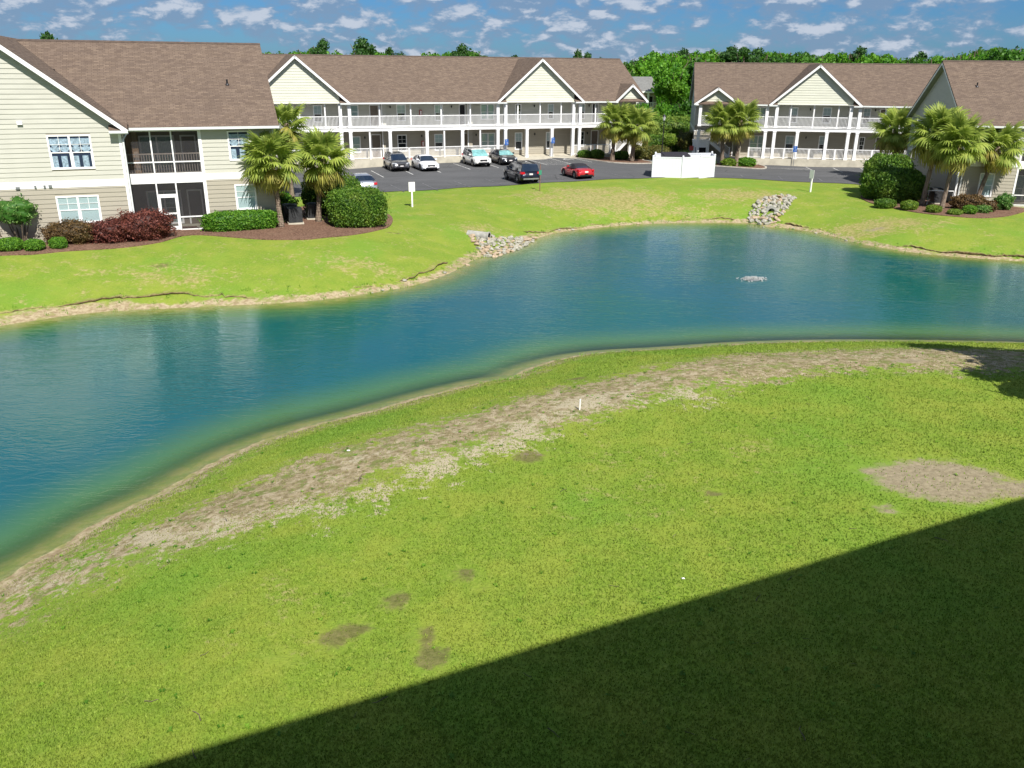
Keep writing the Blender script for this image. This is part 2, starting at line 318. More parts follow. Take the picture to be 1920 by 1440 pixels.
def ground():
    m=Mat('ground'); p=m.pos(); sh=m.attr('shore'); wear=m.attr('wear'); sand=m.attr('sand'); dry=m.attr('dry'); dirt=m.attr('dirt'); dep=m.attr('depth')
    f1=m.noise(p,24,4,.75); f2=m.noise(p,5,4,.65); f3=m.noise(p,.55,5,.65); f4=m.noise(p,1.7,5,.7); f5=m.noise(p,.17,4,.55); f6=m.noise(m.mapping(p,(1,1,1),(11,3,0)),.85,6,.72)
    g=lawn_tone(m,p,f1,f2,f3,f4,f5)
    dmask=m.ss(.46,.62,m.math('ADD',m.math('ADD',m.math('MULTIPLY',f6,.6),m.math('MULTIPLY',f2,.4)),m.math('MULTIPLY',m.math('SUBTRACT',dry,.5),.62)))
    drycol=m.mix(m.ss(.35,.65,f2),(.20,.175,.060),(.36,.295,.14)); g=m.mix(m.math('MULTIPLY',dmask,.78),g,drycol)
    wsum=m.math('ADD',m.math('MULTIPLY',f4,.6),m.math('MULTIPLY',f2,.4))
    wm_=m.ss(.43,.52,m.math('ADD',wsum,m.math('MULTIPLY',m.math('SUBTRACT',wear,.66),.40)))
    soil=m.mix(m.ss(.36,.62,f2),(.175,.140,.070),(.30,.245,.150)); soil=m.mix(m.ss(.50,.60,m.noise(p,3.1,6,.78)),soil,(.38,.315,.215))
    soil=m.mix(m.ss(.52,.60,m.noise(m.mapping(p,(1,1,1),(5,9,0)),2.0,5,.75),0,.8),soil,(.135,.165,.040)); soil=m.mix(m.ss(.58,.64,f3,0,.8),soil,(.16,.21,.045))
    g=m.mix(wm_,g,soil)
    sn=m.math('ADD',m.math('MULTIPLY',m.noise(p,1.15,6,.80,.6),.62),m.math('MULTIPLY',m.noise(p,5.5,4,.7),.38))
    sm=m.ss(.49,.56,m.math('ADD',sn,m.math('MULTIPLY',m.math('SUBTRACT',sand,.62),.20)))
    sandc=m.mix(m.ss(.3,.7,f1),(.31,.265,.175),(.44,.385,.275)); g=m.mix(m.math('MULTIPLY',sm,m.ss(.1,.3,sand)),g,sandc)
    dm=m.ss(.36,.56,m.math('ADD',m.math('MULTIPLY',m.noise(p,3.2,5,.7),.55),m.math('MULTIPLY',m.math('SUBTRACT',dirt,.3),.55)))
    xs=m.n('ShaderNodeSeparateXYZ'); m.L.new(p,xs.inputs[0]); big=m.ss(7.5,8.5,xs.outputs[0]); dn=m.ss(.3,.7,m.noise(p,7,5,.7)); dirtc=m.mix(big,m.mix(dn,(.080,.062,.030),(.165,.130,.068)),m.mix(dn,(.20,.165,.105),(.30,.255,.17))); dirtc=m.mix(m.ss(.62,.66,m.noise(p,4.5,6,.8),0,.7),dirtc,(.09,.065,.04)); g=m.mix(m.math('MULTIPLY',m.math('MULTIPLY',dm,m.ss(.02,.2,dirt)),m.math('ADD',.72,m.math('MULTIPLY',big,.28))),g,dirtc)
    bm_=m.math('SUBTRACT',1.0,m.math('DIVIDE',m.math('ADD',sh,m.math('MULTIPLY',m.math('SUBTRACT',m.math('ADD',m.math('MULTIPLY',f4,.5),m.math('MULTIPLY',f3,.5)),.5),2.4)),m.attr('beach')))
    beach=m.mix(m.ss(.35,.65,f2),(.25,.19,.11),(.40,.33,.215)); beach=m.mix(m.ss(.50,.60,f4,0,.7),beach,(.20,.22,.06)); g=m.mix(m.ss(.05,.5,bm_),g,beach)
    fl=m.mix(m.ss(.15,.9,dep),m.mix(m.ss(.4,.6,m.noise(p,1.3,4,.7)),(.40,.31,.13),(.27,.27,.08)),(.23,.26,.08)); g=m.mix(m.ss(-.02,.05,dep),g,fl)
    h=m.math('ADD',m.math('MULTIPLY',f1,.5),m.math('ADD',f2,m.math('MULTIPLY',f4,.9)))
    return m.pbr(g,.95,0,.1,m.bump(h,.65,.055))
M['ground']=ground()
def blades():
    m=Mat('grass_blades'); r=m.attr('rnd'); p=m.pos(); f3=m.noise(p,.55,5,.65); f5=m.noise(p,.17,4,.55); f4=m.noise(p,1.7,5,.7); wr=m.attr('w')
    k=m.mix(r,(.125,.200,.020),(.300,.410,.060)); k=m.mix(m.ss(.50,.66,m.noise(p,7,3,.6),0,.45),k,(.12,.19,.02)); k=m.mix(m.ss(.60,.70,m.noise(p,3.3,5,.75),0,.8),k,(.34,.33,.10)); k=m.mix(m.ss(.36,.66,f4,0,.45),k,(.14,.22,.03)); k=m.mix(m.ss(.40,.66,f3,0,.55),k,(.30,.33,.060)); k=m.mix(m.ss(.48,.66,f5,0,.5),k,(.125,.25,.03))
    k=m.mix(wr,k,(.26,.24,.11)); return m.pbr(k,.6,0,.2,None,0,(.3,k))
M['blade']=blades()
WAVE=.014
def water():
    m=Mat('pond_water'); p=m.pos(); dep=m.attr('depth')
    a=m.mapping(p,(1,1.0,1),rot=(0,0,.5))
    w1=m.noise(m.mapping(a,(.9,2.6,1)),1.7,4,.62,.8); w2=m.noise(m.mapping(p,(1.,2.2,1),rot=(0,0,-.25)),4.2,4,.6,.5); w3=m.noise(p,.22,3,.5)
    rg=m.math('SUBTRACT',1.,m.math('ABSOLUTE',m.math('SUBTRACT',m.math('MULTIPLY',m.noise(m.mapping(p,(.8,2.3,1),rot=(0,0,.38)),1.15,3,.5,1.2),2.),1.))); h=m.math('ADD',m.math('ADD',w1,m.math('MULTIPLY',m.math('POWER',rg,3.),.75)),m.math('MULTIPLY',w2,.40)); amp=m.ss(.35,.65,w3,.6,1.1)
    nm=m.bump(m.math('MULTIPLY',h,amp),.6,WAVE)
    body=m.mix(m.ss(.35,.65,m.noise(p,.07,2)),(.004,.083,.106),(.003,.090,.084)); body=m.mix(m.ss(.5,2.9,dep),(.060,.145,.045),body)
    d=m.n('ShaderNodeBsdfDiffuse'); m.L.new(body,d.inputs[0])
    t=m.n('ShaderNodeBsdfTransparent'); t.inputs[0].default_value=(.80,.88,.72,1)
    x=m.n('ShaderNodeMixShader'); m.L.new(m.ss(.0,1.35,dep,.05,.97),x.inputs[0]); m.L.new(t.outputs[0],x.inputs[1]); m.L.new(d.outputs[0],x.inputs[2])
    gl=m.n('ShaderNodeBsdfGlossy'); gl.inputs[0].default_value=(.97,.98,.98,1); gl.inputs[1].default_value=.04; m.L.new(nm,gl.inputs['Normal'])
    fr=m.n('ShaderNodeFresnel'); fr.inputs[0].default_value=1.37; m.L.new(nm,fr.inputs['Normal'])
    y=m.n('ShaderNodeMixShader'); m.L.new(m.math('MULTIPLY',fr.outputs[0],m.math('SUBTRACT',1.,m.n('ShaderNodeNewGeometry').outputs['Backfacing'])),y.inputs[0]); m.L.new(x.outputs[0],y.inputs[1]); m.L.new(gl.outputs[0],y.inputs[2]); m.L.new(y.outputs[0],m.out.inputs[0]); return m.m
M['water']=water()
M['soil']=simple('bank_soil',(.20,.145,.08),.95,var=.45,scale=6,bump=.6)
M['foam']=simple('foam',(.27,.28,.28),.5,var=.1,scale=8)
WL=-1.6
NEAR=[(-16,-10),(-14,2),(-12.5,9),(-11.36,15.85),(-10.86,17.18),(-10.32,18.78),(-9.5,20.15),(-8.69,22.03),(-7.59,23.67),(-6.22,24.95),(-4.67,26.12),(-3.01,27.54),(-1.18,28.87),(0,29.47),(.82,30.69),(3.02,32.25),(6.4,33.03),(9.93,33.84),(13.45,34.23),(16.92,34.32),(21.86,34.15),(30,33.5),(42,34),(60,36)]
FAR=[(60,48),(45,49.5),(36,50.2),(31.46,51),(29.53,51.71),(26.49,53.04),(24.02,55.36),(22.28,59.51),(20.39,62),(18.99,62.61),(17.8,64.18),(13.74,64.23),(9.55,63.32),(6.17,61.58),(2.94,59.29),(.82,55.68),(-.41,52.99),(-2.33,50.35),(-3.41,47.13),(-4.68,44.51),(-6.69,42.45),(-9.6,40.53),(-12.53,39.63),(-16.14,38.83),(-19.78,37.88),(-22.77,35.69),(-30,30),(-38,20),(-42,-10)]
def smooth_line(pts,n=4):
    P=np.array(pts,float); out=[]
    for i in range(len(P)-1):
        p0=P[max(i-1,0)];p1=P[i];p2=P[i+1];p3=P[min(i+2,len(P)-1)]
        for k in range(n):
            t=k/n
            out.append(.5*((2*p1)+(-p0+p2)*t+(2*p0-5*p1+4*p2-p3)*t*t+(-p0+3*p1-3*p2+p3)*t**3))
    out.append(P[-1]); return np.array(out)
NEARS=smooth_line(NEAR); FARS=smooth_line(FAR)
POND=np.vstack([NEARS,FARS])
def seg_dist(X,Y,L,closed=False):
    D=np.full(X.shape,1e9)
    n=len(L)
    for i in range(n if closed else n-1):
        a=L[i];b=L[(i+1)%n]; dx,dy=b-a; q=dx*dx+dy*dy+1e-9
        t=np.clip(((X-a[0])*dx+(Y-a[1])*dy)/q,0,1)
        D=np.minimum(D,(X-a[0]-t*dx)**2+(Y-a[1]-t*dy)**2)
    return np.sqrt(D)
def inside(X,Y,L):
    c=np.zeros(X.shape,bool); n=len(L)
    for i in range(n):
        a=L[i];b=L[(i+1)%n]
        if a[1]==b[1]: continue
        c^=((a[1]>Y)!=(b[1]>Y))&(X<(b[0]-a[0])*(Y-a[1])/(b[1]-a[1])+a[0])
    return c
def sstep(a,b,x):
    t=np.clip((x-a)/(b-a),0,1); return t*t*(3-2*t)
def zland(X,Y):
    u=(X+16.33)*.934+(Y-88.48)*.358
    zl=-.42+.5*np.exp(-((u-21)/13)**2)
    w=sstep(50,64,Y+ .25*X)
    z=w*zl - .0
    z=z-.04*sstep(40,46,Y)*(1-w)
    d=np.hypot(X-38,Y-66); z=z*(1-np.exp(-(d/11)**2))-.55*np.exp(-(d/11)**2)
    return z
def terrain(X,Y):
    X=np.asarray(X,float);Y=np.asarray(Y,float)
    s=seg_dist(X,Y,POND,True); ins=inside(X,Y,POND); zl=zland(X,Y)
    near=seg_dist(X,Y,NEARS)<seg_dist(X,Y,FARS)
    R=np.where(near,7.5,10.)
    t=np.clip(s/R,0,1); p=1-(1-t)**np.where(near,1.5,1.9)
    out=WL+(zl-WL)*p
    bot=WL-2.2*(1-np.exp(-(s/4.2)**1.6))
    z=np.where(ins,bot,out)
    z=z+np.where(ins,0,t)*(.05*np.sin(X*.31+1)*np.sin(Y*.27)+.03*np.sin(X*.83+Y*.5))*(s<60)
    return z, s, ins
def TZ(x,y): return float(terrain(np.array([float(x)]),np.array([float(y)]))[0][0])
# ------------------------------------------------------------ lot outline, beds
def fr(o,deg):
    a=math.radians(deg); return (o[0],o[1],math.cos(a),math.sin(a),a)
FA=fr((-19.83,50.21),21); FB=fr((-16.33,88.48),21); FC=fr((26.52,94.73),-9); FD=fr((38.93,66.54),-8)
def fw_(f,u,v): return (f[0]+f[2]*u-f[3]*v, f[1]+f[3]*u+f[2]*v)
LOT=[(-60,55),(-30,64),(-20,67.5),(-13.74,68.0),(-11.55,69.9),(-9.1,71.4),(-4.71,72.9),(2.18,74.35),(7.45,76.3),(12.55,78.4),(18.87,80.2),(22.59,79.6),(26.62,79.3),(31.34,78.6),(33,77.4),(33.6,78.4),(35.5,81.0),(40,84.0),(52,84),(54,90.2),fw_(FC,24,-.35),fw_(FC,-7.2,-.35),(18.5,104),(17.2,116),(12.5,116),(13.0,101.5),fw_(FB,31,-.35),fw_(FB,-14,-.35),(-60,72)]
BEDA=[(-34,40.2),(-29,41.6),(-26.7,43.06),(-25.27,43.51),(-23.75,44.6),(-21.5,45.74),(-19.88,46.87),(-19.18,48.45),(-18.26,48.9),(-16.66,48.6),(-14.2,48.04),(-12.1,48.25),(-10.86,49.3),(-9.7,50.6),(-8.44,52.5),(-7.9,54.2),(-8.4,57.5),(-10.5,60.5),(-14,62.5),(-16.5,60),(-14.2,54.6),(-20,51.5),(-36,45.5)]
BEDD=[(33.6,78.0),(31.5,75.3),(29.6,72),(28.3,69.3),(28.0,66.6),(28.8,64.2),(29.8,62.2),(31.2,60.7),(33,59.9),(34.65,60.41),(37,62.4),(39.2,64.6),(39.0,66.4),(35.0,67.4),(36.5,78),(36,82)]
ISB=[(4.6,97.0),(6.9,95.4),(8.49,93.58),(10,91.6),(12,90.95),(13.6,91.05),(14.9,92.0),(15.0,94.2),(14.5,96.5),(15.3,99.6),(14.2,100.2),(9.5,98.6)]
ISC=[(19.1,95.4),(19.3,93.2),(20.4,92.1),(22.5,91.3),(25.0,90.2),(26.3,90.4),(27.0,91.8),(26.9,93.8),(25.9,94.5)]
# ------------------------------------------------------------ ground sheet
def axis(segs):
    out=[]
    for a,b,st in segs: out+=list(np.arange(a,b,st))
    return np.array(out+[segs[-1][1]])
gx=axis([(-3000,-400,650),(-400,-100,60),(-100,-34,6),(-34,-14,.6),(-14,30,.3),(30,46,.8),(46,120,6),(120,400,70),(400,3000,650)])
gy=axis([(-3000,-200,700),(-200,-20,30),(-20,6,2.6),(6,34,.3),(34,66,.32),(66,106,1.),(106,200,8),(200,600,80),(600,4000,850)])
GX,GY=np.meshgrid(gx,gy); X=GX.ravel(); Y=GY.ravel()
Z,SH,INS=terrain(X,Y)
Zraw=Z.reshape(len(gy),len(gx))
def TZ(x,y):
    i=min(max(int(np.searchsorted(gx,x))-1,0),len(gx)-2); j=min(max(int(np.searchsorted(gy,y))-1,0),len(gy)-2); a=(x-gx[i])/(gx[i+1]-gx[i]); b=(y-gy[j])/(gy[j+1]-gy[j])
    return float((Zraw[j,i]*(1-a)+Zraw[j,i+1]*a)*(1-b)+(Zraw[j+1,i]*(1-a)+Zraw[j+1,i+1]*a)*b)
Z=Z-.10*inside(X,Y,np.array(LOT))*(seg_dist(X,Y,np.array(LOT),True)>1.3)
WEAR=[(-12.4,12.0),(-11.4,13.6),(-10.3,14.6),(-9.3,15.6),(-8.0,16.7),(-6.84,17.4),(-5.1,18.6),(-3.43,19.8),(-1.53,21.2),(.31,22.6),(1.88,23.6),(3.98,24.9),(6.89,26.3),(10,27.6),(12.98,28.1),(15.54,27.8),(20,28)]
STREAK=[(-9.6,15.3),(-8.6,16.3),(-7.0,16.2),(-5.6,16.4),(-5.03,16.5),(-3.86,17.0),(-3.19,17.5),(-2.4,18.2),(-1.85,19.0),(-.82,19.9),(.37,20.9),(1.2,22.4),(3.07,23.5),(4.31,23.3),(5.2,23.7)]
PATCH=[(10.35,18.1,2.0,1.35,1.),(8.9,18.6,.6,.45,.7),(12.1,17.6,1.1,.6,.8),(8.42,16.62,.42,.33,.75),(4.72,17.44,.33,.28,.8),(-2.12,13.1,.30,.42,.95),(-2.7,12.25,.42,.30,.85),(-3.05,11.95,.35,.42,.8),(-3.77,11.41,.35,.25,.5),(-1.5,12.1,.28,.40,.85),(-1.3,11.5,.40,.42,.95),(-.93,13.97,.45,.28,.85),(-.6,13.6,.3,.2,.6),(.45,19.4,.55,.5,.9),(2.2,26.6,.5,.3,.9),(13.55,27.3,.9,.4,.8),(2.58,16,.4,.2,.25),(-2.6,13.0,.9,.7,.25),(3.2,19,.5,.3,.2),(-18.4,43.2,.9,.6,.7),(-19.9,42.7,.5,.5,.5),(-9.6,46.36,.8,.5,.3),(-4.67,55.5,.9,.8,.45),(-7.5,52.3,.9,.4,.6),(16.5,60.5,1,.7,.5),(25.2,58.5,1.4,.8,.6),(20.8,68.6,1.6,1.3,.8),(24.5,62.5,1.2,1.,.3)]
wd=seg_dist(X,Y,np.array(WEAR)); wear=np.clip(1.12-wd/2.9,0,1)*(~INS)*(1-.22*sstep(-6.5,-9.5,X)*1.)*(.90+.10*np.sin(X*.9))+.10*sstep(5,9,X)*(wd<2.6); wear=np.maximum(wear,.80*np.clip(1.2-SH/1.9,0,1)*(Y<36)*(~INS))
sand=np.clip(1.1-seg_dist(X,Y,smooth_line(STREAK))/1.7,0,1)*(~INS)*(.75+.25*np.sin(X*1.7+1)*np.sin(Y*1.3))
sand=np.maximum(sand,np.clip(.5-wd/2.,0,.5))
dirt=np.zeros(len(X))
for (a,b,rx,ry,k) in PATCH:
    d=np.hypot((X-a)/rx,(Y-b)/ry); dirt=np.maximum(dirt,k*np.clip(1.35-d,0,1)*1.15)
dry=np.where(Y>36,.40,.26)+.0*X
def addry(a,b,rx,ry,k):
    global dry; dry=np.maximum(dry,k*np.exp(-(((X-a)/rx)**2+((Y-b)/ry)**2)))
addry(7,68,11,7,.72); addry(19,70,8,4,.66); addry(26,59,8,4,.66); addry(-18,42,8,3,.56); addry(-9,45,7,3,.56); addry(3,18,5,5,.44); addry(-2,56,4,5,.60); addry(13,66,8,3,.60); addry(7,20,6,4,.42); addry(-4,13,4,3,.42)
dry=np.maximum(dry,.62*np.clip(1-SH/2.2,0,1))
near_=Y<(36+0*X)
beach=np.where(Y>34.8,np.where(X<-18,1.1,np.where(X<-3,.7,np.where(X<1.5,.9,.6))),.5)
depth=np.where(INS,WL-Z,-(Z-WL))
nx,ny=len(gx),len(gy); I=np.arange(nx*ny).reshape(ny,nx)
Fq=np.stack([I[:-1,:-1].ravel(),I[:-1,1:].ravel(),I[1:,1:].ravel(),I[1:,:-1].ravel()],1)
V=np.stack([X,Y,Z],1)
me=np_mesh('ground',V,Fq,M['ground'],smooth=True,attrs=dict(shore=np.where(INS,-SH,SH),wear=wear,sand=sand,dry=dry,dirt=dirt,beach=beach,depth=depth))
tag(link('ground',me),kind='structure')
# ------------------------------------------------------------ pond water
def cdt(poly,step,extra=0.):
    P=np.array(poly,float); pts=[]; n=len(P)
    for i in range(n):
        a,b=P[i],P[(i+1)%n]; k=max(1,int(np.hypot(*(b-a))/step))
        for j in range(k): pts.append(a+(b-a)*j/k)
    nb=len(pts); B=np.array(pts)
    xs=np.arange(P[:,0].min(),P[:,0].max(),step); ys=np.arange(P[:,1].min(),P[:,1].max(),step)
    gx_,gy_=np.meshgrid(xs,ys); gx_=gx_.ravel()+.01; gy_=gy_.ravel()+.013
    ok=inside(gx_,gy_,P)&(seg_dist(gx_,gy_,P,True)>step*.45)
    pts=[Vector((float(a[0]),float(a[1]))) for a in pts]+[Vector((float(a),float(b))) for a,b in zip(gx_[ok],gy_[ok])]
    r=geometry.delaunay_2d_cdt(pts,[(i,(i+1)%nb) for i in range(nb)],[list(range(nb))],1,1e-4)
    return np.array([(v.x,v.y) for v in r[0]]),np.array([f for f in r[2] if len(f)==3]),nb
def drape(name,poly,mat,dz,step=1.,parent=None,rim=0.,smooth_it=False,zfun=None):
    if smooth_it:
        P=smooth_line(list(poly)+[poly[0]],4)[:-1]
    else: P=poly
    V2,F2,nb=cdt(P,step)
    z=terrain(V2[:,0],V2[:,1])[0]+dz if zfun is None else zfun(V2[:,0],V2[:,1])+dz
    V3=np.column_stack([V2,z])
    me=bpy.data.meshes.new(name); vv=V3.tolist(); ff=F2.tolist()
    if rim:
        PB=[tuple(v) for v in vv]
        # vertical rim round the outline
        Pd=[]; n=len(P)
        for i in range(n):
            a=np.array(P[i]);b=np.array(P[(i+1)%n]); k=max(1,int(np.hypot(*(b-a))/step))
            for j in range(k): Pd.append(a+(b-a)*j/k)
        Pd=np.array(Pd); zb=terrain(Pd[:,0],Pd[:,1])[0]+dz; s=len(vv)
        for q,zq in zip(Pd,zb): vv.append([q[0],q[1],zq]); vv.append([q[0],q[1],zq-rim])
        m=len(Pd)
        for i in range(m): j=(i+1)%m; ff.append([s+2*i,s+2*j,s+2*j+1,s+2*i+1])
    me.from_pydata(vv,[],ff); me.materials.append(mat)
    bm=bmesh.new(); bm.from_mesh(me); bmesh.ops.recalc_face_normals(bm,faces=bm.faces)
    for f in bm.faces:
        if abs(f.normal.z)>.5 and f.normal.z<0: f.normal_flip()
    bm.to_mesh(me); bm.free(); me.update()
    return link(name,me,parent)
# water sheet reaches a little under the banks
cx=POND.mean(0)
wxs=gx[(gx>-46)&(gx<64)]; wys=gy[(gy>-12)&(gy<68)]
wxs=wxs[::2]; wys=wys[::2]
WX,WY=np.meshgrid(wxs,wys); wx=WX.ravel(); wy=WY.ravel(); wz,ws,wi=terrain(wx,wy)
keep=(wi|(ws<1.1)).reshape(WX.shape)
I=np.arange(wx.size).reshape(WX.shape); fk=keep[:-1,:-1]&keep[1:,:-1]&keep[:-1,1:]&keep[1:,1:]
Fq=np.stack([I[:-1,:-1][fk],I[:-1,1:][fk],I[1:,1:][fk],I[1:,:-1][fk]],1)
us=np.unique(Fq); rem=-np.ones(wx.size,int); rem[us]=np.arange(len(us))
me=np_mesh('pond_water',np.stack([wx,wy,np.full(wx.size,WL)],1)[us],rem[Fq],M['water'],attrs=dict(depth=np.where(wi,ws,-ws)[us]*.75))
tag(link('pond_water',me),kind='structure')
# ------------------------------------------------------------ parking lot, mulch beds, kerbed islands
tag(drape('parking_lot',LOT,M['asphalt'],.035,1.2),kind='structure')
tag(drape('mulch_bed',BEDA,M['mulch'],.05,.6,rim=.12,smooth_it=True),kind='structure')
tag(drape('mulch_bed',BEDD,M['mulch'],.05,.7,rim=.12,smooth_it=True),kind='structure')
def kerb_ring(name,poly,w=.18,h=.13,parent=None):
    P=smooth_line(list(poly)+[poly[0]],3)[:-1]; n=len(P); c=P.mean(0); mb=MB(); prev=[]
    for i in range(n):
        t=P[(i+1)%n]-P[i-1]; t=t/np.hypot(*t); nn=np.array([-t[1],t[0]]);
        if np.dot(nn,c-P[i])<0: nn=-nn
        prev.append((P[i],P[i]+nn*w))
    for i in range(n):
        a,b=prev[i];c2,d=prev[(i+1)%n]; z0=TZ(*a); z1=TZ(*c2)
        mb.hexa([(a[0],a[1],z0-.1),(c2[0],c2[1],z1-.1),(d[0],d[1],z1-.1),(b[0],b[1],z0-.1),(a[0],a[1],z0+h),(c2[0],c2[1],z1+h),(d[0],d[1],z1+h),(b[0],b[1],z0+h)])
    return mb.build(name,M['kerb'],parent)
for nm,poly in (('kerbed_island',ISB),('kerbed_island',ISC)):
    o=drape(nm,poly,M['mulch'],.09,.7,smooth_it=True); tag(o,kind='structure'); k=kerb_ring('kerb',poly,parent=o)
def stripe(a,b,w,mat,name='parking_line'):
    a=np.array(a,float);b=np.array(b,float); d=b-a; L=np.hypot(*d); d/=L; n=np.array([-d[1],d[0]])*w/2; mb=MB(); k=max(1,int(L/1.2))
    for i in range(k):
        p=a+d*L*i/k; q=a+d*L*(i+1)/k
        mb.poly([(*(p+n),TZ(*p)+.047),(*(p-n),TZ(*p)+.047),(*(q-n),TZ(*q)+.047),(*(q+n),TZ(*q)+.047)])
    return tag(mb.build(name,mat),kind='structure')
far_lines=[(1.0,-3.2,5.6),(3.95,-2.8,5.6),(6.9,-2.2,5.6),(10.1,-1.5,5.8),(13.3,-.9,5.8),(18.55,-.75,6.2),(21.2,-.7,6.2),(23.9,-.8,5.6),(-2.,-3.4,5.6)]
for u,v,l in far_lines: stripe(fw_(FB,u,v),fw_(FB,u,v-l),.11,M['line'])
for k in range(6):
    v=-1.4-k*.95; stripe(fw_(FB,18.65,v+.7),fw_(FB,21.1,v-.3),.09,M['line'],'hatched_line')
stripe(fw_(FB,18.55,-6.9),fw_(FB,21.2,-6.9),.10,M['line'],'hatched_line')
for u in (-5.5,-2.6,.4,3.3,6.25,9.2,12.3,15.3,18.4,21.3): stripe(fw_(FB,u,-14.2-(u-6)*.03),fw_(FB,u,-19.2+(0 if u<9 else .4)),.10,M['line_faint'])
for u in (5.2,8.0,10.8,13.6,16.4): stripe(fw_(FC,u,-1.2),fw_(FC,u,-6.2),.10,M['line'])
for u in (3.4,4.3,5.1): stripe(fw_(FC,u-2.4,-1.6-u*.5),fw_(FC,5.1,-1.6-u*.55),.09,M['line'],'hatched_line')
for u in (-5.5,-2.6,1.,4.6): stripe(fw_(FC,u,-11.4),fw_(FC,u,-14.2),.10,M['line_faint'])
mb=MB()   # worn wheelchair symbol on the asphalt
def sq(u,v,a,b):
    q=[fw_(FB,u,v),fw_(FB,u+a,v),fw_(FB,u+a,v+b),fw_(FB,u,v+b)]; mb.poly([(x,y,TZ(x,y)+.05) for x,y in q])
for k in range(8):
    t=2*math.pi*k/10; sq(22.3+.32*math.cos(t),-3.4+.45*math.sin(t),.2,.22)
sq(22.45,-3.1,.14,.9); sq(22.45,-2.3,.22,.25); sq(22.6,-3.2,.45,.14); sq(22.95,-3.8,.14,.7)
tag(mb.build('painted_wheelchair_symbol',M['line']),kind='structure')
# dark turf lip and undercut along the far shore
def bank_lip(name,line,off,h,seed):
    L=smooth_line([tuple(p) for p in line],1); d=np.hypot(*np.diff(L,axis=0).T); s=np.r_[0,np.cumsum(d)]; n=int(s[-1]/.16)
    q=np.linspace(0,s[-1],n); PX=np.interp(q,s,L[:,0]); PY=np.interp(q,s,L[:,1]); T=np.stack([np.gradient(PX),np.gradient(PY)],1); T/=np.hypot(*T.T)[:,None]
    Nn=np.stack([T[:,1],-T[:,0]],1); r=np.random.default_rng(seed)
    mx=PX+Nn[:,0]*.5; my=PY+Nn[:,1]*.5; sgn=np.where(inside(mx,my,POND),-1,1); Nn*=sgn[:,None]
    w=np.convolve(r.normal(0,1,n),np.ones(5)/5,'same')*.12+.12*np.sin(q*.8)+.08*np.sin(q*2.3)
    hh=np.clip(h*(.35+.75*np.sin(q*.37+seed)+.35*np.sin(q*1.9)+r.normal(0,.15,n)),-.06,h*1.3)
    V=[];F=[]
    for i in range(n):
        o=off(PX[i],PY[i])+w[i]; a=np.array([PX[i],PY[i]])
        p0=a+Nn[i]*(o-.02); p1=a+Nn[i]*(o-.10+r.normal(0,.015)); p2=a+Nn[i]*(o+.22)
        z0=TZ(*p0)-.05; zt=TZ(*p1)+hh[i]
        V+=[(p0[0]+Nn[i][0]*.10,p0[1]+Nn[i][1]*.10,z0),(p1[0],p1[1],zt-.05),(p1[0]-Nn[i][0]*.01,p1[1]-Nn[i][1]*.01,zt),(p2[0]+Nn[i][0]*.15,p2[1]+Nn[i][1]*.15,max(TZ(*p2)+.005,zt-.02))]
        if i:
            b=4*i
            for k in range(3): F.append((b-4+k,b+k,b+k+1,b-3+k))
    me=bpy.data.meshes.new(name); me.from_pydata(V,[],F); me.materials.append(M['soil']); me.materials.append(M['ground'])
    for i,f in enumerate(me.polygons): f.material_index=0 if i%3<2 else 1
    me.update(); o=link(name,me)
    # grass-side strip shares the lawn look
    for nm,val in (('shore',3.),('wear',0.3),('sand',0.),('dry',.55),('dirt',0.),('beach',1.),('depth',-.5)):
        a=me.attributes.new(nm,'FLOAT','POINT'); a.data.foreach_set('value',np.full(len(V),val,np.float32))
    return tag(o,kind='structure')
offw=lambda x,y: (1.1 if x<-14 else .8) if x<-6 else (.75 if x<2 else .5)
fs=FARS
bank_lip('bank_edge',fs[(fs[:,0]>-24)&(fs[:,0]<-3.0)][::1],offw,.12,1)
bank_lip('bank_edge',fs[(fs[:,0]>1.5)&(fs[:,0]<17)][::1],offw,.08,2)
bank_lip('bank_edge',fs[(fs[:,0]>20)&(fs[:,0]<44)][::1],offw,.15,3)
# ------------------------------------------------------------ near lawn grass
n=330000; rr=RNG.random(n); gyy=8.2+25*rr**1.5; gxx=(RNG.random(n)*2-1)*(gyy*.64+2.2)
tz,ts,ti=terrain(gxx,gyy); wdd=seg_dist(gxx,gyy,np.array(WEAR)); dd=np.zeros(n)
for (a,b,rx,ry,k) in PATCH[:16]: dd=np.maximum(dd,(k>.3)*np.clip(1.25-np.hypot((gxx-a)/rx,(gyy-b)/ry),0,1)*1.8)
wv=np.clip(1.2-wdd/1.9,0,1); keep=(~ti)&(ts>.35)&(RNG.random(n)>np.clip(wv*.95,0,.86))&(RNG.random(n)>np.clip(dd,0,.9))
gxx,gyy,tz,wv,ts=gxx[keep],gyy[keep],tz[keep],wv[keep],ts[keep]; n=len(gxx)
hgt=(.022+.035*RNG.random(n))*np.where(wv>.2,.7,1); ang=RNG.random(n)*6.283; wdt=.006+.007*RNG.random(n)+.0004*gyy; lean=RNG.random((n,2))*.05-.025
c,s_=np.cos(ang)*wdt,np.sin(ang)*wdt
A_=np.stack([gxx-c,gyy-s_,tz-.005],1);B_=np.stack([gxx+c,gyy+s_,tz-.005],1);C_=np.stack([gxx+lean[:,0],gyy+lean[:,1],tz+hgt],1)
V=np.stack([A_,B_,C_],1).reshape(-1,3); F3=np.arange(3*n).reshape(-1,3)
me=np_mesh('lawn_grass',V,F3,M['blade'],rnd=RNG.random(n)); a=me.attributes.new('w','FLOAT','FACE'); a.data.foreach_set('value',np.clip(wv+(ts<1.5)*.3,0,1).astype(np.float32))
tag(link('lawn_grass',me),kind='stuff')

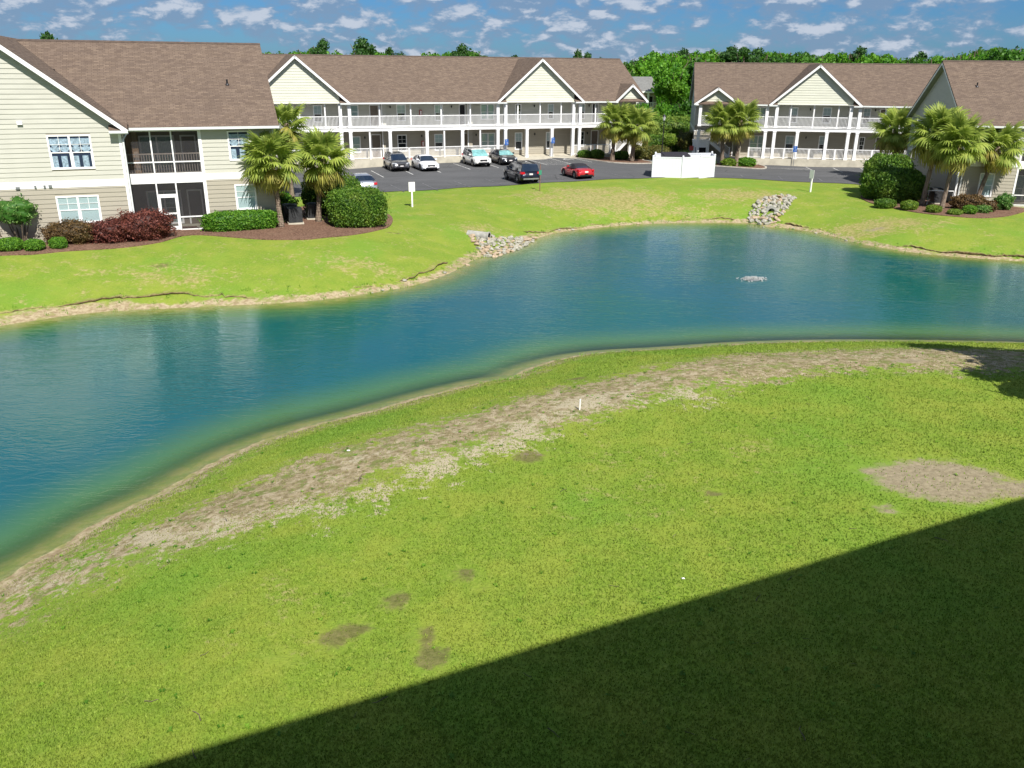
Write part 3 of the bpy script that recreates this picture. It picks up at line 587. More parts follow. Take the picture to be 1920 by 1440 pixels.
# dead thatch and sparse blades standing in the worn strip
n=60000; px_=RNG.random(n)*34-13; py_=RNG.random(n)*24+11; tz,ts,ti=terrain(px_,py_); wdd=seg_dist(px_,py_,np.array(WEAR)); keep=(~ti)&(ts>.1)&((wdd<2.4)|(ts<1.3))&(np.sin(px_*2.3+np.sin(py_*1.7)*2)*np.sin(py_*2.9+px_)>-.25)
px_,py_,tz=px_[keep],py_[keep],tz[keep]; n=len(px_); a_=RNG.random(n)*6.283; wd_=.008+.010*RNG.random(n); c,s_=np.cos(a_)*wd_,np.sin(a_)*wd_; h_=.015+.04*RNG.random(n)**2
V=np.stack([np.stack([px_-c,py_-s_,tz-.005],1),np.stack([px_+c,py_+s_,tz-.005],1),np.stack([px_+RNG.normal(0,.02,n),py_+RNG.normal(0,.02,n),tz+h_],1)],1).reshape(-1,3)
me=np_mesh('dead_thatch',V,np.arange(3*n).reshape(-1,3),M['blade'],rnd=RNG.random(n)*.8); a=me.attributes.new('w','FLOAT','FACE'); a.data.foreach_set('value',(.35+.65*RNG.random(n)).astype(np.float32)); tag(link('dead_thatch',me),kind='stuff')
# ------------------------------------------------------------ building kit (local axes: u along the front, v away from the pond, z up)
class Basis:
    def __init__(s,u,v,du=1.,dv=0.): s.u,s.v,s.du,s.dv=u,v,du,dv
    def p(s,a,o,z): return (s.u+s.du*a+s.dv*o, s.v+s.dv*a-s.du*o, z)
    def box(s,mb,a0,a1,o0,o1,z0,z1,mi=0):
        mb.hexa([s.p(a0,o1,z0),s.p(a1,o1,z0),s.p(a1,o0,z0),s.p(a0,o0,z0),s.p(a0,o1,z1),s.p(a1,o1,z1),s.p(a1,o0,z1),s.p(a0,o0,z1)],mi)
def siding(par,bs,z0,z1,span,holes,mat,course=.25,single=False,name='siding'):
    mbj=MB(); z=z0
    while z<z1-.02:
        zt=min(z+course,z1); zm=(z+zt)/2; (b0,b1),(t0,t1)=span(z+.001),span(zt-.001)
        if b1-b0<.05: z=zt; continue
        if t1<t0: t0=t1=(t0+t1)/2
        cuts=sorted((h[0],h[1]) for h in holes if h[2]<zm<h[3]); segs=[]; cur=None; lo=(b0,t0)
        for h in cuts:
            if h[0]>max(lo): segs.append((lo,(h[0],h[0])))
            lo=(max(h[1],min(lo)),)*2 if h[1]>min(lo) else lo
        if max(lo)<b1: segs.append((lo,(b1,t1)))
        for (l0,l1),(r0,r1) in segs:
            mb=MB() if single else mbj
            pr=.034
            q=[bs.p(l0,.001,z),bs.p(r0,.001,z),bs.p(r0,pr,z),bs.p(l0,pr,z),bs.p(l1,.001,zt),bs.p(r1,.001,zt),bs.p(r1,.006,zt),bs.p(l1,.006,zt)]
            if single and l0==l1 and r0==r1 and bs.du==1:
                key=(round(r0-l0,3),round(zt-z,3),mat.name)
                if key not in BOARD:
                    m2=MB(); L=r0-l0; m2.hexa([(0,0,0),(L,0,0),(L,-pr,0),(0,-pr,0),(0,0,zt-z),(L,0,zt-z),(L,-.006,zt-z),(0,-.006,zt-z)]); BOARD[key]=m2.mesh('siding_board',mat)
                link('siding_board',BOARD[key],par,loc=bs.p(l0,.001,z)); continue
            mb.hexa(q)
            if single: mb.build('siding_board',mat,par)
        z=zt
    if not single: o=mbj.build(name,mat,par); o['kind']='stuff'
BOARD={}
M['lace']=simple('lace_curtain_cloth',(.40,.45,.54),.9,var=.35,scale=9)
M['room_blue']=simple('dim_room_panel',(.022,.032,.07),.8,var=.3)  # dark blue panel colour put in for an unlit room
def window(par,bs,a0,a1,z0,z1,units=1,fill='blind',grid=True,double=False):
    mb=MB(); c=.085
    bs.box(mb,a0,a1,0.,.05,z1-c,z1); bs.box(mb,a0,a1,0,.06,z0,z0+c*.8); bs.box(mb,a0,a0+c,0,.05,z0+c*.8,z1-c); bs.box(mb,a1-c,a1,0,.05,z0+c*.8,z1-c)
    w=(a1-a0-2*c)/units
    for k in range(1,units): x=a0+c+w*k; bs.box(mb,x-.05,x+.05,0,.048,z0+c*.8,z1-c)
    zm=(z0+z1)/2-.02
    mt=MB()
    for k in range(units):
        x0=a0+c+w*k+(.05 if k else 0); x1=a0+c+w*(k+1)-(.05 if k<units-1 else 0)
        bs.box(mb,x0,x1,.012,.042,zm-.025,zm+.025)
        bs.box(mb,x0,x0+.035,.012,.04,z0+c*.8,zm-.025); bs.box(mb,x1-.035,x1,.012,.04,z0+c*.8,zm-.025); bs.box(mb,x0+.035,x1-.035,.012,.04,z0+c*.8,z0+c*.8+.04)
        if grid:
            xm=(x0+x1)/2; zq=(zm+z1-c)/2; bs.box(mb,xm-.011,xm+.011,.022,.038,zm+.025,z1-c); bs.box(mb,x0,x1,.021,.037,zq-.011,zq+.011)
    f=mb.build('window',M['white'],par)
    for k in range(units):
        x0=a0+c+w*k+(.05 if k else 0); x1=a0+c+w*(k+1)-(.05 if k<units-1 else 0)
        g=MB(); g.poly([bs.p(x0,.024,z0+c),bs.p(x1,.024,z0+c),bs.p(x1,.024,z1-c),bs.p(x0,.024,z1-c)]); g.build('pane',M['glass'],f)
        g=MB(); zb=z0+c
        if fill=='half': g.poly([bs.p(x0,.010,zm),bs.p(x1,.010,zm),bs.p(x1,.010,z1-c),bs.p(x0,.010,z1-c)]); g.build('blind',M['blind'],f); g=MB(); g.poly([bs.p(x0,.008,zb),bs.p(x1,.008,zb),bs.p(x1,.008,zm),bs.p(x0,.008,zm)]); g.build('dark_room_panel',M['dark'],f)  # lower flat panel carries the unlit room's shade in its colour
        elif fill=='lace':
            g.poly([bs.p(x0,.008,zb),bs.p(x1,.008,zb),bs.p(x1,.008,z1-c),bs.p(x0,.008,z1-c)]); g.build('dark_room_panel',M['room_blue'],f); g=MB(); nn=16; H_=z1-c-zb
            for q in range(nn):
                xa=x0+(x1-x0)*q/nn; xb=x0+(x1-x0)*(q+1)/nn; fa=lambda t:abs(math.sin(t*math.pi*2))
                for (top,dr,am,oo) in ((.93,.16,.13,.013),(.66,.06,.12,.012)):
                    g.poly([bs.p(xa,oo,zb+H_*(top-dr-am*fa(q/nn))),bs.p(xb,oo,zb+H_*(top-dr-am*fa((q+1)/nn))),bs.p(xb,oo,zb+H_*top),bs.p(xa,oo,zb+H_*top)])
                if q%8<5: g.poly([bs.p(xa,.011,zb),bs.p(xb,.011,zb),bs.p(xb,.011,zb+H_*.38),bs.p(xa,.011,zb+H_*.38)])
            g.build('curtain',M['lace'],f)
        else:
            g.poly([bs.p(x0,.010,zb),bs.p(x1,.010,zb),bs.p(x1,.010,z1-c),bs.p(x0,.010,z1-c)]); g.build({'blind':'blind','vblind':'blind','lace':'curtain','dark':'dark_room_panel'}[fill],M[fill],f)
    return f
def door(par,bs,a0,a1,z0,z1,mat='brown_door',label=None):
    mb=MB(); c=.09; bs.box(mb,a0,a0+c,0,.05,z0,z1); bs.box(mb,a1-c,a1,0,.05,z0,z1); bs.box(mb,a0+c,a1-c,0,.05,z1-c,z1); f=mb.build('door_frame',M['white'],par)
    mb=MB(); bs.box(mb,a0+c,a1-c,.004,.022,z0,z1-c)
    if mat=='brown_door':
        for (q0,q1) in ((.08,.42),(.5,.92)):
            for (s0,s1) in ((.12,.46),(.54,.88)):
                A0=a0+c+(a1-a0-2*c)*s0; A1=a0+c+(a1-a0-2*c)*s1; Z0=z0+(z1-c-z0)*q0; Z1=z0+(z1-c-z0)*q1; bs.box(mb,A0,A1,.022,.03,Z0,Z1)
    d=mb.build('door',M[mat],f)
    if label: d['label']=label
    if mat!='dark':  # dark slab is painted shade of an open doorway, so no handle
        mb=MB(); bs.box(mb,a1-c-.12,a1-c-.06,.03,.08,z0+.95,z0+1.05); mb.build('handle',M['chrome'],f)
    return f
def rail(par,p0,p1,zb,zt,sp=.125,rise=0.,single=False,bw=.032,rw=.07,mat='white'):
    a=Vector((p0[0],p0[1],0)); b=Vector((p1[0],p1[1],0)); L=(b-a).length; d=(b-a)/L
    mb=MB(); mb.bar((a.x,a.y,zt-.035),(b.x,b.y,zt-.035+rise),rw,.07); mb.bar((a.x,a.y,zb+.03),(b.x,b.y,zb+.03+rise),.05,.06); f=mb.build('railing',M[mat],par)
    n=max(1,int(L/sp)); mj=MB()
    for i in range(n):
        t=(i+.5)/n; p=a+d*L*t; r=rise*t; mb=MB() if single else mj
        mb.box(p.x-bw/2,p.x+bw/2,p.y-bw/2,p.y+bw/2,zb+.06+r,zt-.07+r)
        if single: mb.build('baluster',M[mat],f)
    if not single: o=mj.build('balusters',M[mat],f); o['kind']='stuff'
    return f
def col(par,u,v,z0,z1,w,name='column',cap=True,mat='white'):
    mb=MB(); h=w/2; mb.box(u-h,u+h,v-h,v+h,z0,z1)
    if cap and w>.2: mb.box(u-h-.03,u+h+.03,v-h-.03,v+h+.03,z0,z0+.2); mb.box(u-h-.03,u+h+.03,v-h-.03,v+h+.03,z1-.14,z1)
    return mb.build(name,M[mat],par)
def slab(name,pts,e,par,th=.12,mats=None):
    mb=MB(); P=[Vector(p) for p in pts]; e=Vector(e).normalized(); nrm=(P[1]-P[0]).cross(P[-1]-P[0]).normalized()
    if nrm.z<0: P.reverse(); nrm=-nrm
    s=nrm.cross(e).normalized(); o=P[0]; mb.poly(P,0,[((p).dot(e)+50,(p).dot(s)+50) for p in P])
    Q=[p-Vector((0,0,th)) for p in P]; mb.poly(Q[::-1],1); n=len(P)
    for i in range(n): j=(i+1)%n; mb.poly([P[i],Q[i],Q[j],P[j]],2)
    return mb.build(name,mats or [M['shingle'],M['soffit'],M['shingle_dark']],par)
def main_roof(par,u0,u1,ve,vr,vb,ze,zr,cap=True,gut=None,bays=()):
    P=[(u0,ve,ze)]; vn=.16; zn=ze+(vn-ve)*(zr-ze)/(vr-ve)
    for a,b in bays: P+=[(a,ve,ze),(a,vn,zn),(b,vn,zn),(b,ve,ze)]
    slab('roof',P+[(u1,ve,ze),(u1,vr,zr),(u0,vr,zr)],(1,0,0),par); slab('roof',[(u0,vr,zr),(u1,vr,zr),(u1,vb,ze),(u0,vb,ze)],(1,0,0),par)
    k=(zr-ze)/(vr-ve); mb=MB()
    for sgn in (-1,1):
        for i in range(int((u1-u0)/.3)):
            x=u0+i*.3; d=.16; mb.hexa([(x,vr,zr+.005),(x+.31,vr,zr+.002),(x+.31,vr+sgn*d,zr-d*k+.008),(x,vr+sgn*d,zr-d*k+.012),(x,vr,zr+.035),(x+.31,vr,zr+.03),(x+.31,vr+sgn*d,zr-d*k+.035),(x,vr+sgn*d,zr-d*k+.04)])
    if cap: o=mb.build('ridge_cap',M['shingle_dark'],par); o['kind']='stuff'
    for (a,b) in (gut or [(u0,u1)]):
        mb=MB(); mb.box(a,b,ve-.13,ve-.01,ze-.17,ze-.03); mb.box(a,b,ve-.15,ve-.13,ze-.15,ze-.01); mb.build('gutter',M['gutter'],par)
    mb=MB(); mb.box(u0,u1,vb+.01,vb+.13,ze-.17,ze-.03); mb.build('gutter',M['gutter'],par)
    for ue in (u0,u1):
        s=-.03*(1 if ue==u1 else -1)
        for a_,b_ in (((ue+s,ve,ze-.20),(ue+s,vr,zr-.20)),((ue+s,vr,zr-.20),(ue+s,vb,ze-.20))): mb=MB(); mb.bar(a_,b_,.05,.18); mb.build('rake_board',M['white'],par)
def cross_gable(par,uc,half,ze,za,vf,vb,returns=None):
    slab('gable_roof',[(uc-half,vf,ze),(uc,vf,za),(uc,vb,za),(uc-half,vb,ze)],(0,1,0),par); slab('gable_roof',[(uc+half,vf,ze),(uc+half,vb,ze),(uc,vb,za),(uc,vf,za)],(0,1,0),par)
    mb=MB(); mb.bar((uc-half-.05,vf-.03,ze-.13),(uc+.0,vf-.03,za-.10),.05,.20,upv=(0,1,0)) if 0 else None
    for sg in (-1,1):
        a=Vector((uc+sg*(half+.04),vf-.03,ze-.10)); b=Vector((uc,vf-.03,za-.05)); d=(b-a).normalized(); nn=Vector((-d.z,0,d.x))
        if nn.z<0: nn=-nn
        w=.21; mb.hexa([a-nn*w+Vector((0,.03,0)),b-nn*w+Vector((0,.03,0)),b-nn*w,a-nn*w,a+Vector((0,.03,0)),b+Vector((0,.03,0)),b,a])
    mb.build('rake_board',M['white'],par)
    if returns:
        for sg,r in returns:
            ua=uc+sg*half; ub=uc+sg*(half-r); lo,hi=min(ua,ub),max(ua,ub); mb=MB(); mb.box(lo,hi,vf,vf+.45,ze-.30,ze-.10); mb.box(lo,hi,vf-.09,vf-.002,ze-.24,ze-.11); mb.build('eave_return',M['gutter'],par)
            slab('return_roof',[(lo,vf,ze-.09),(hi,vf,ze-.09),(hi,vf+1.2,ze+.66),(lo,vf+1.2,ze+.66)],(1,0,0),par,.04)
def gspan(a0,a1,ze,k):    # full width to ze, then closing at slope k on both sides
    def f(z):
        d=max(0,(z-ze)/k); return (a0+d,a1-d)
    return f
def backing(par,bs,a0,a1,z0,ze,zt=None,am=None,mat='tan'):
    mb=MB(); p=[bs.p(a0,0,z0),bs.p(a1,0,z0),bs.p(a1,0,ze)]+([bs.p(am,0,zt)] if zt else [])+[bs.p(a0,0,ze)]; mb.poly(p); b=bs.p(0,-.12,0); o=bs.p(0,0,0); dv=(b[0]-o[0],b[1]-o[1])
    q=[(x+dv[0],y+dv[1],z) for x,y,z in p]; mb.poly(q[::-1]); n=len(p)
    for i in range(n): j=(i+1)%n; mb.poly([p[i],q[i],q[j],p[j]])
    return mb.build('wall',M[mat],par)
def lantern(par,bs,a,z):
    mb=MB(); bs.box(mb,a-.05,a+.05,.02,.05,z-.06,z+.06); bs.box(mb,a-.02,a+.02,.05,.16,z+.08,z+.11); q=bs.p(a,.17,z-.12)
    mb.lathe([(.0,-.02),(.05,0),(.075,.16),(.085,.17),(.0,.26)],c=q,n=8); mb.build('wall_lantern',M['dark_metal'],par)
def vents(par,spots):
    for (u,v,z) in spots:
        mb=MB(); mb.tube([(u,v,z-.1),(u,v,z+.32)],[.055,.055],8); mb.lathe([(.14,-.02),(.07,.08)],c=(u,v,z),n=10); mb.build('vent_pipe',M['dark_metal'],par)
def shingle_dark():
    return simple('ridge_shingle',(.085,.062,.05),.95,var=.2,scale=4)
M['shingle_dark']=shingle_dark()
# ============================================================ building with screened porches, near left
def near_building(f,z0,label,kind):
    R=empty('apartment_building',(f[0],f[1],z0),f[4],label,'building')
    full=kind=='A'
    u0=-2.55 if full else -4.2; uR=5.75 if full else None
    ze,zr,vr,vb=6.0,10.68,7.,14.4
    front=Basis(0,0); U=dict(holes=[])
    course=.25
    def fb(a0,a1,holesL,holesU):
        backing(R,front,a0,a1,0,5.9)
        siding(R,front,.12,2.95,lambda z:(a0,a1),holesL,M['tan'],course,True); siding(R,front,3.31,5.85,lambda z:(a0,a1),holesU,M['cream'],course,True)
        mb=MB(); front.box(mb,a0,a1,0,.035,2.95,3.31); front.box(mb,a0,a1,.0,.05,3.28,3.32); mb.build('band_board',M['white'],R)
        mb=MB(); front.box(mb,a0,a1,0,.03,-.35,.12); mb.build('foundation',M['concrete'],R)
    def porch(a0,a1,doorside,posts_lo,posts_up):
        # recessed two-storey screened porch, 2.2 m deep
        D=2.2; mb=MB(); mb.box(a0,a1,0,D,-.3,.05); mb.build('porch_slab',M['concrete'],R)
        mb=MB(); mb.box(a0,a1,.02,D,3.0,3.28); mb.box(a0,a1,.02,D,5.86,5.92); mb.build('porch_floor',M['soffit'],R)
        mb=MB(); mb.box(a0,a1,-.03,.05,2.93,3.34); mb.build('band_board',M['white'],R)
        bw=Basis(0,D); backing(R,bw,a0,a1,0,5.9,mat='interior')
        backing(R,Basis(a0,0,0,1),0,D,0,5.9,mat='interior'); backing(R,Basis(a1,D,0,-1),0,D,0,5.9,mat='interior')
        for zz in (.05,3.28):
            w=a1-a0; window(R,bw,a0+w*.18,a0+w*.66,zz+.05,zz+2.1,2,'vblind',False)
            door(R,bw,a0+w*.74,a0+w*.96,zz+.02,zz+2.1)
        for lvl,(zb,zt,posts) in enumerate(((.05,2.93,posts_lo),(3.34,5.84,posts_up))):
            fr_=MB(); pw=.075
            for x in [a0+pw/2,a1-pw/2]+posts: fr_.box(x-pw/2,x+pw/2,-.02,.06,zb,zt)
            fr_.box(a0+pw,a1-pw,-.018,.055,zt-.1,zt); fr_.box(a0+pw,a1-pw,-.018,.055,zb,zb+.07)
            if lvl: fr_.box(a0+pw,a1-pw,-.012,.045,4.0,4.07)
            F=fr_.build('porch_frame',M['white'],R)
            xs=[a0]+posts+[a1]
            for i in range(len(xs)-1):
                if lvl==0 and i==doorside: continue
                g=MB(); g.poly([(xs[i]+.04,.02,zb+.07),(xs[i+1]-.04,.02,zb+.07),(xs[i+1]-.04,.02,zt-.1),(xs[i]+.04,.02,zt-.1)]); g.build('screen',M['screen'],F)
                if lvl==0:
                    g=MB(); g.box(xs[i]+.04,xs[i+1]-.04,-.016,.05,.80,.87); g.build('screen_rail',M['white'],F)
        rail(R,(a0+.05,.13),(a1-.05,.13),3.36,4.52,.14,single=True,bw=.035,mat='porch_rail')
        # screen door
        x0,x1=posts_lo[doorside-1]+.04,posts_lo[doorside]-.04; mb=MB(); t=.10
        mb.box(x0,x0+t,-.05,0.0,.1,2.12); mb.box(x1-t,x1,-.05,0,.1,2.12); mb.box(x0+t,x1-t,-.05,0,2.0,2.12); mb.box(x0+t,x1-t,-.05,0,.1,.32); mb.box(x0+t,x1-t,-.05,0,1.02,1.12); mb.box(x0-.04,x1+.04,-.02,.05,2.12,2.2)
        dd=mb.build('screen_door',M['white'],R); mb=MB(); mb.poly([(x0+t,-.02,.32),(x1-t,-.02,.32),(x1-t,-.02,2.0),(x0+t,-.02,2.0)]); mb.build('screen',M['screen'],dd); mb=MB(); mb.box(x0+.02,x0+.07,-.1,-.05,1.0,1.14); mb.build('handle',M['dark_metal'],dd)
        mb=MB(); mb.poly([(x0+.04,.02,2.2),(x1,.02,2.2),(x1,.02,2.83),(x0+.04,.02,2.83)]); mb.build('screen',M['screen'],dd)
    if full:
        fb(1.55,5.75,[(3.22,4.45,1.1,2.62)],[(3.12,4.35,4.0,5.72)])
        window(R,front,3.22,4.45,1.10,2.62,1,'blind'); window(R,front,3.12,4.35,4.0,5.72,1,'lace')
        porch(-2.55,1.55,1,[-1.12,-.05],[-1.1,.02])
        mb=MB(); mb.box(1.48,1.66,-.05,.0,.05,5.84); mb.build('corner_board',M['white'],R); mb=MB(); mb.box(5.68,5.80,-.04,.10,0,5.84); mb.build('corner_board',M['white'],R)
        backing(R,Basis(5.75,0,0,1),0,14,0,5.9,zt=10.45,am=7); siding(R,Basis(5.752,0,0,1),.1,10.3,gspan(0,14,5.9,.632),[],M['cream'],.2)
        # projecting wing, gable to the pond
        wv=-1.4; wb=Basis(0,wv); wl=-13.65; wr=-2.55; uc=-8.1; half=5.98; za=10.76; kk=(za-6.04)/half
        ec=6.04+kk*(uc+half-wr)*1.0-.17; backing(R,wb,wl,wr,0,ec,zt=ec+(wr-wl)/2*kk,am=(wl+wr)/2)
        hl=[(-6.28,-4.12,.98,2.5)]; hu=[(-6.2,-4.05,3.92,5.74)]
        siding(R,wb,.12,2.95,lambda z:(wl,wr),hl,M['tan'],.25,True)
        siding(R,wb,3.33,10.6,gspan(wl,wr,ec,kk),hu,M['cream'],.25,True)
        mb=MB(); wb.box(mb,wl,wr,0,.035,2.95,3.33); mb.build('band_board',M['white'],R); mb=MB(); wb.box(mb,wl,wr,0,.03,-.35,.12); mb.build('foundation',M['concrete'],R)
        window(R,wb,-6.28,-4.12,.98,2.5,2,'blind'); window(R,wb,-6.2,-4.05,3.92,5.74,2,'lace')
        backing(R,Basis(wr,wv,0,1),0,1.4,0,6); siding(R,Basis(wr,wv,0,1),.12,2.95,lambda z:(0,1.4),[],M['tan']); siding(R,Basis(wr,wv,0,1),3.33,5.85,lambda z:(0,1.4),[],M['cream'])
        mb=MB(); wb.box(mb,wr-.12,wr+.03,.0,.05,0,5.9); mb.build('corner_board',M['white'],R)
        backing(R,Basis(wl,14,0,-1),0,15.4,0,6)
        cross_gable(R,uc,half,6.04,za,wv-.45,15.9,returns=[(1,.95)])
        main_roof(R,-8,6.1,-.42,vr,vb,ze,zr,gut=[(-2.2,6.1)])
        mb=MB(); x=wr+.10; y=wv-.07; mb.tube([(wr+.35,-.5,5.86),(wr+.30,-.62,5.72),(x,y+.1,5.45),(x,y,5.3)],[.05]*4,8); mb.box(x-.045,x+.045,y-.05,y+.03,.1,5.3); mb.build('downspout',M['gutter'],R)
        for u,z in ((-7.32,6.35),): mb=MB(); wb.box(mb,u-.13,u+.13,.02,.16,z-.06,z+.10); mb.build('wall_vent',M['white'],R)
        for u,z,s in ((-8.0,3.02,.1),(-7.15,3.06,.05),(-6.7,3.06,.05),(-6.42,3.07,.085)):
            mb=MB(); wb.box(mb,u-s,u+s,.036,.12,z-.06,z+.06); mb.build('wall_vent',M['grey_metal'],R)
        vents(R,[(-5.85,3.9,6+.632*4.3),(3.6,3.1,6+.632*3.5)])
        back=Basis(5.75,14,-1,0); backing(R,back,0,14,0,6)
        # things one can see on the porches
        mb=MB(); 
        for k in range(14):
            x=-2.42+k*.045; mb.box(x,x+.03,.35+.03*(k%2),.40+.03*(k%2),3.4,5.8)
        mb.build('curtain',M['curtain'],R)
        mb=MB(); mb.poly([(-2.1,.55,3.45),(-1.85,.55,3.45),(-1.85,.55,5.8),(-2.1,.55,5.8)]); mb.build('curtain',M['white'],R)
    else:
        # right-hand building: front wall, porch, shaded gable end with a gallery at its rear
        fb(-4.2,0,[(-2.62,-1.52,.66,2.46)],[(-2.55,-1.45,4.0,5.7)])
        window(R,front,-2.62,-1.52,.66,2.46,1,'blind'); window(R,front,-2.55,-1.45,4.0,5.7,1,'half')
        porch(0,4.0,1,[1.3,2.4,3.3],[1.35,2.7])
        fb2=[(5.2,6.4,1.,2.6)]; fb(4.0,10,[(5.4,6.6,1.0,2.6)],[(5.4,6.6,4.0,5.7)]); window(R,front,5.4,6.6,1.0,2.6); window(R,front,5.4,6.6,4.0,5.7)
        mb=MB(); mb.box(-.02,.12,-.05,-.031,.05,5.84); mb.build('corner_board',M['white'],R); mb=MB(); mb.box(-4.26,-4.14,-.04,.1,0,5.84); mb.build('corner_board',M['white'],R)
        e=Basis(-4.2,12.2,0,-1); backing(R,e,0,12.2,0,5.9,zt=None)
        eg=Basis(-4.2,14.0,0,-1); mb=MB()
        backing(R,eg,0,14,5.9,5.92,zt=10.4,am=7)
        siding(R,Basis(-4.203,12.2,0,-1),.1,2.95,lambda z:(0,12.2),[],M['tan'],.25,True); siding(R,Basis(-4.203,12.2,0,-1),3.31,5.9,lambda z:(0,12.2),[],M['cream'],.25,True)
        siding(R,Basis(-4.203,14.0,0,-1),5.9,10.3,gspan(0,14,5.9,.632),[],M['cream'],.25,True)
        mb=MB(); Basis(-4.203,12.2,0,-1).box(mb,0,12.2,0,.035,2.95,3.31); mb.build('band_board',M['white'],R)
        backing(R,Basis(20,12.2,-1,0),0,24.2,0,5.9); mb=MB(); mb.box(-4.2,20,12.3,14,3.0,3.3); mb.build('gallery_floor',M['white'],R)
        col(R,-4.05,13.85,0,2.98,.32); col(R,-4.05,13.85,3.3,5.88,.32); rail(R,(-4.1,12.35),(-4.1,13.7),3.38,4.4)
        col(R,.5,13.85,0,5.88,.32); mb=MB(); mb.box(-4.2,20,12.2,14.1,5.88,5.94); mb.build('gallery_ceiling',M['soffit'],R)
        backing(R,Basis(20,0,0,1),0,14,0,5.9)
        main_roof(R,-4.65,20.3,-.42,vr,vb,ze,zr)
        fb(10,20,[],[])
        mb=MB(); x=-3.98; y=-.1; mb.tube([(x,-.46,5.86),(x,-.3,5.6),(x,y,5.4)],[.045]*3,8); mb.box(x-.045,x+.045,y-.04,y+.04,.1,5.4); mb.build('downspout',M['gutter'],R)
        vents(R,[(-2.7,3.9,6+.632*4.3)])
    return R
M['porch_rail']=simple('weathered_porch_rail',(.36,.30,.27),.7,var=.15)
near_building(FA,0.0,'nearest cream and tan sided apartment building with screened porches, behind the plum shrubs','A')
near_building(FD,-.5,'cream sided apartment building cut by the right frame edge, shaded gable end','D')
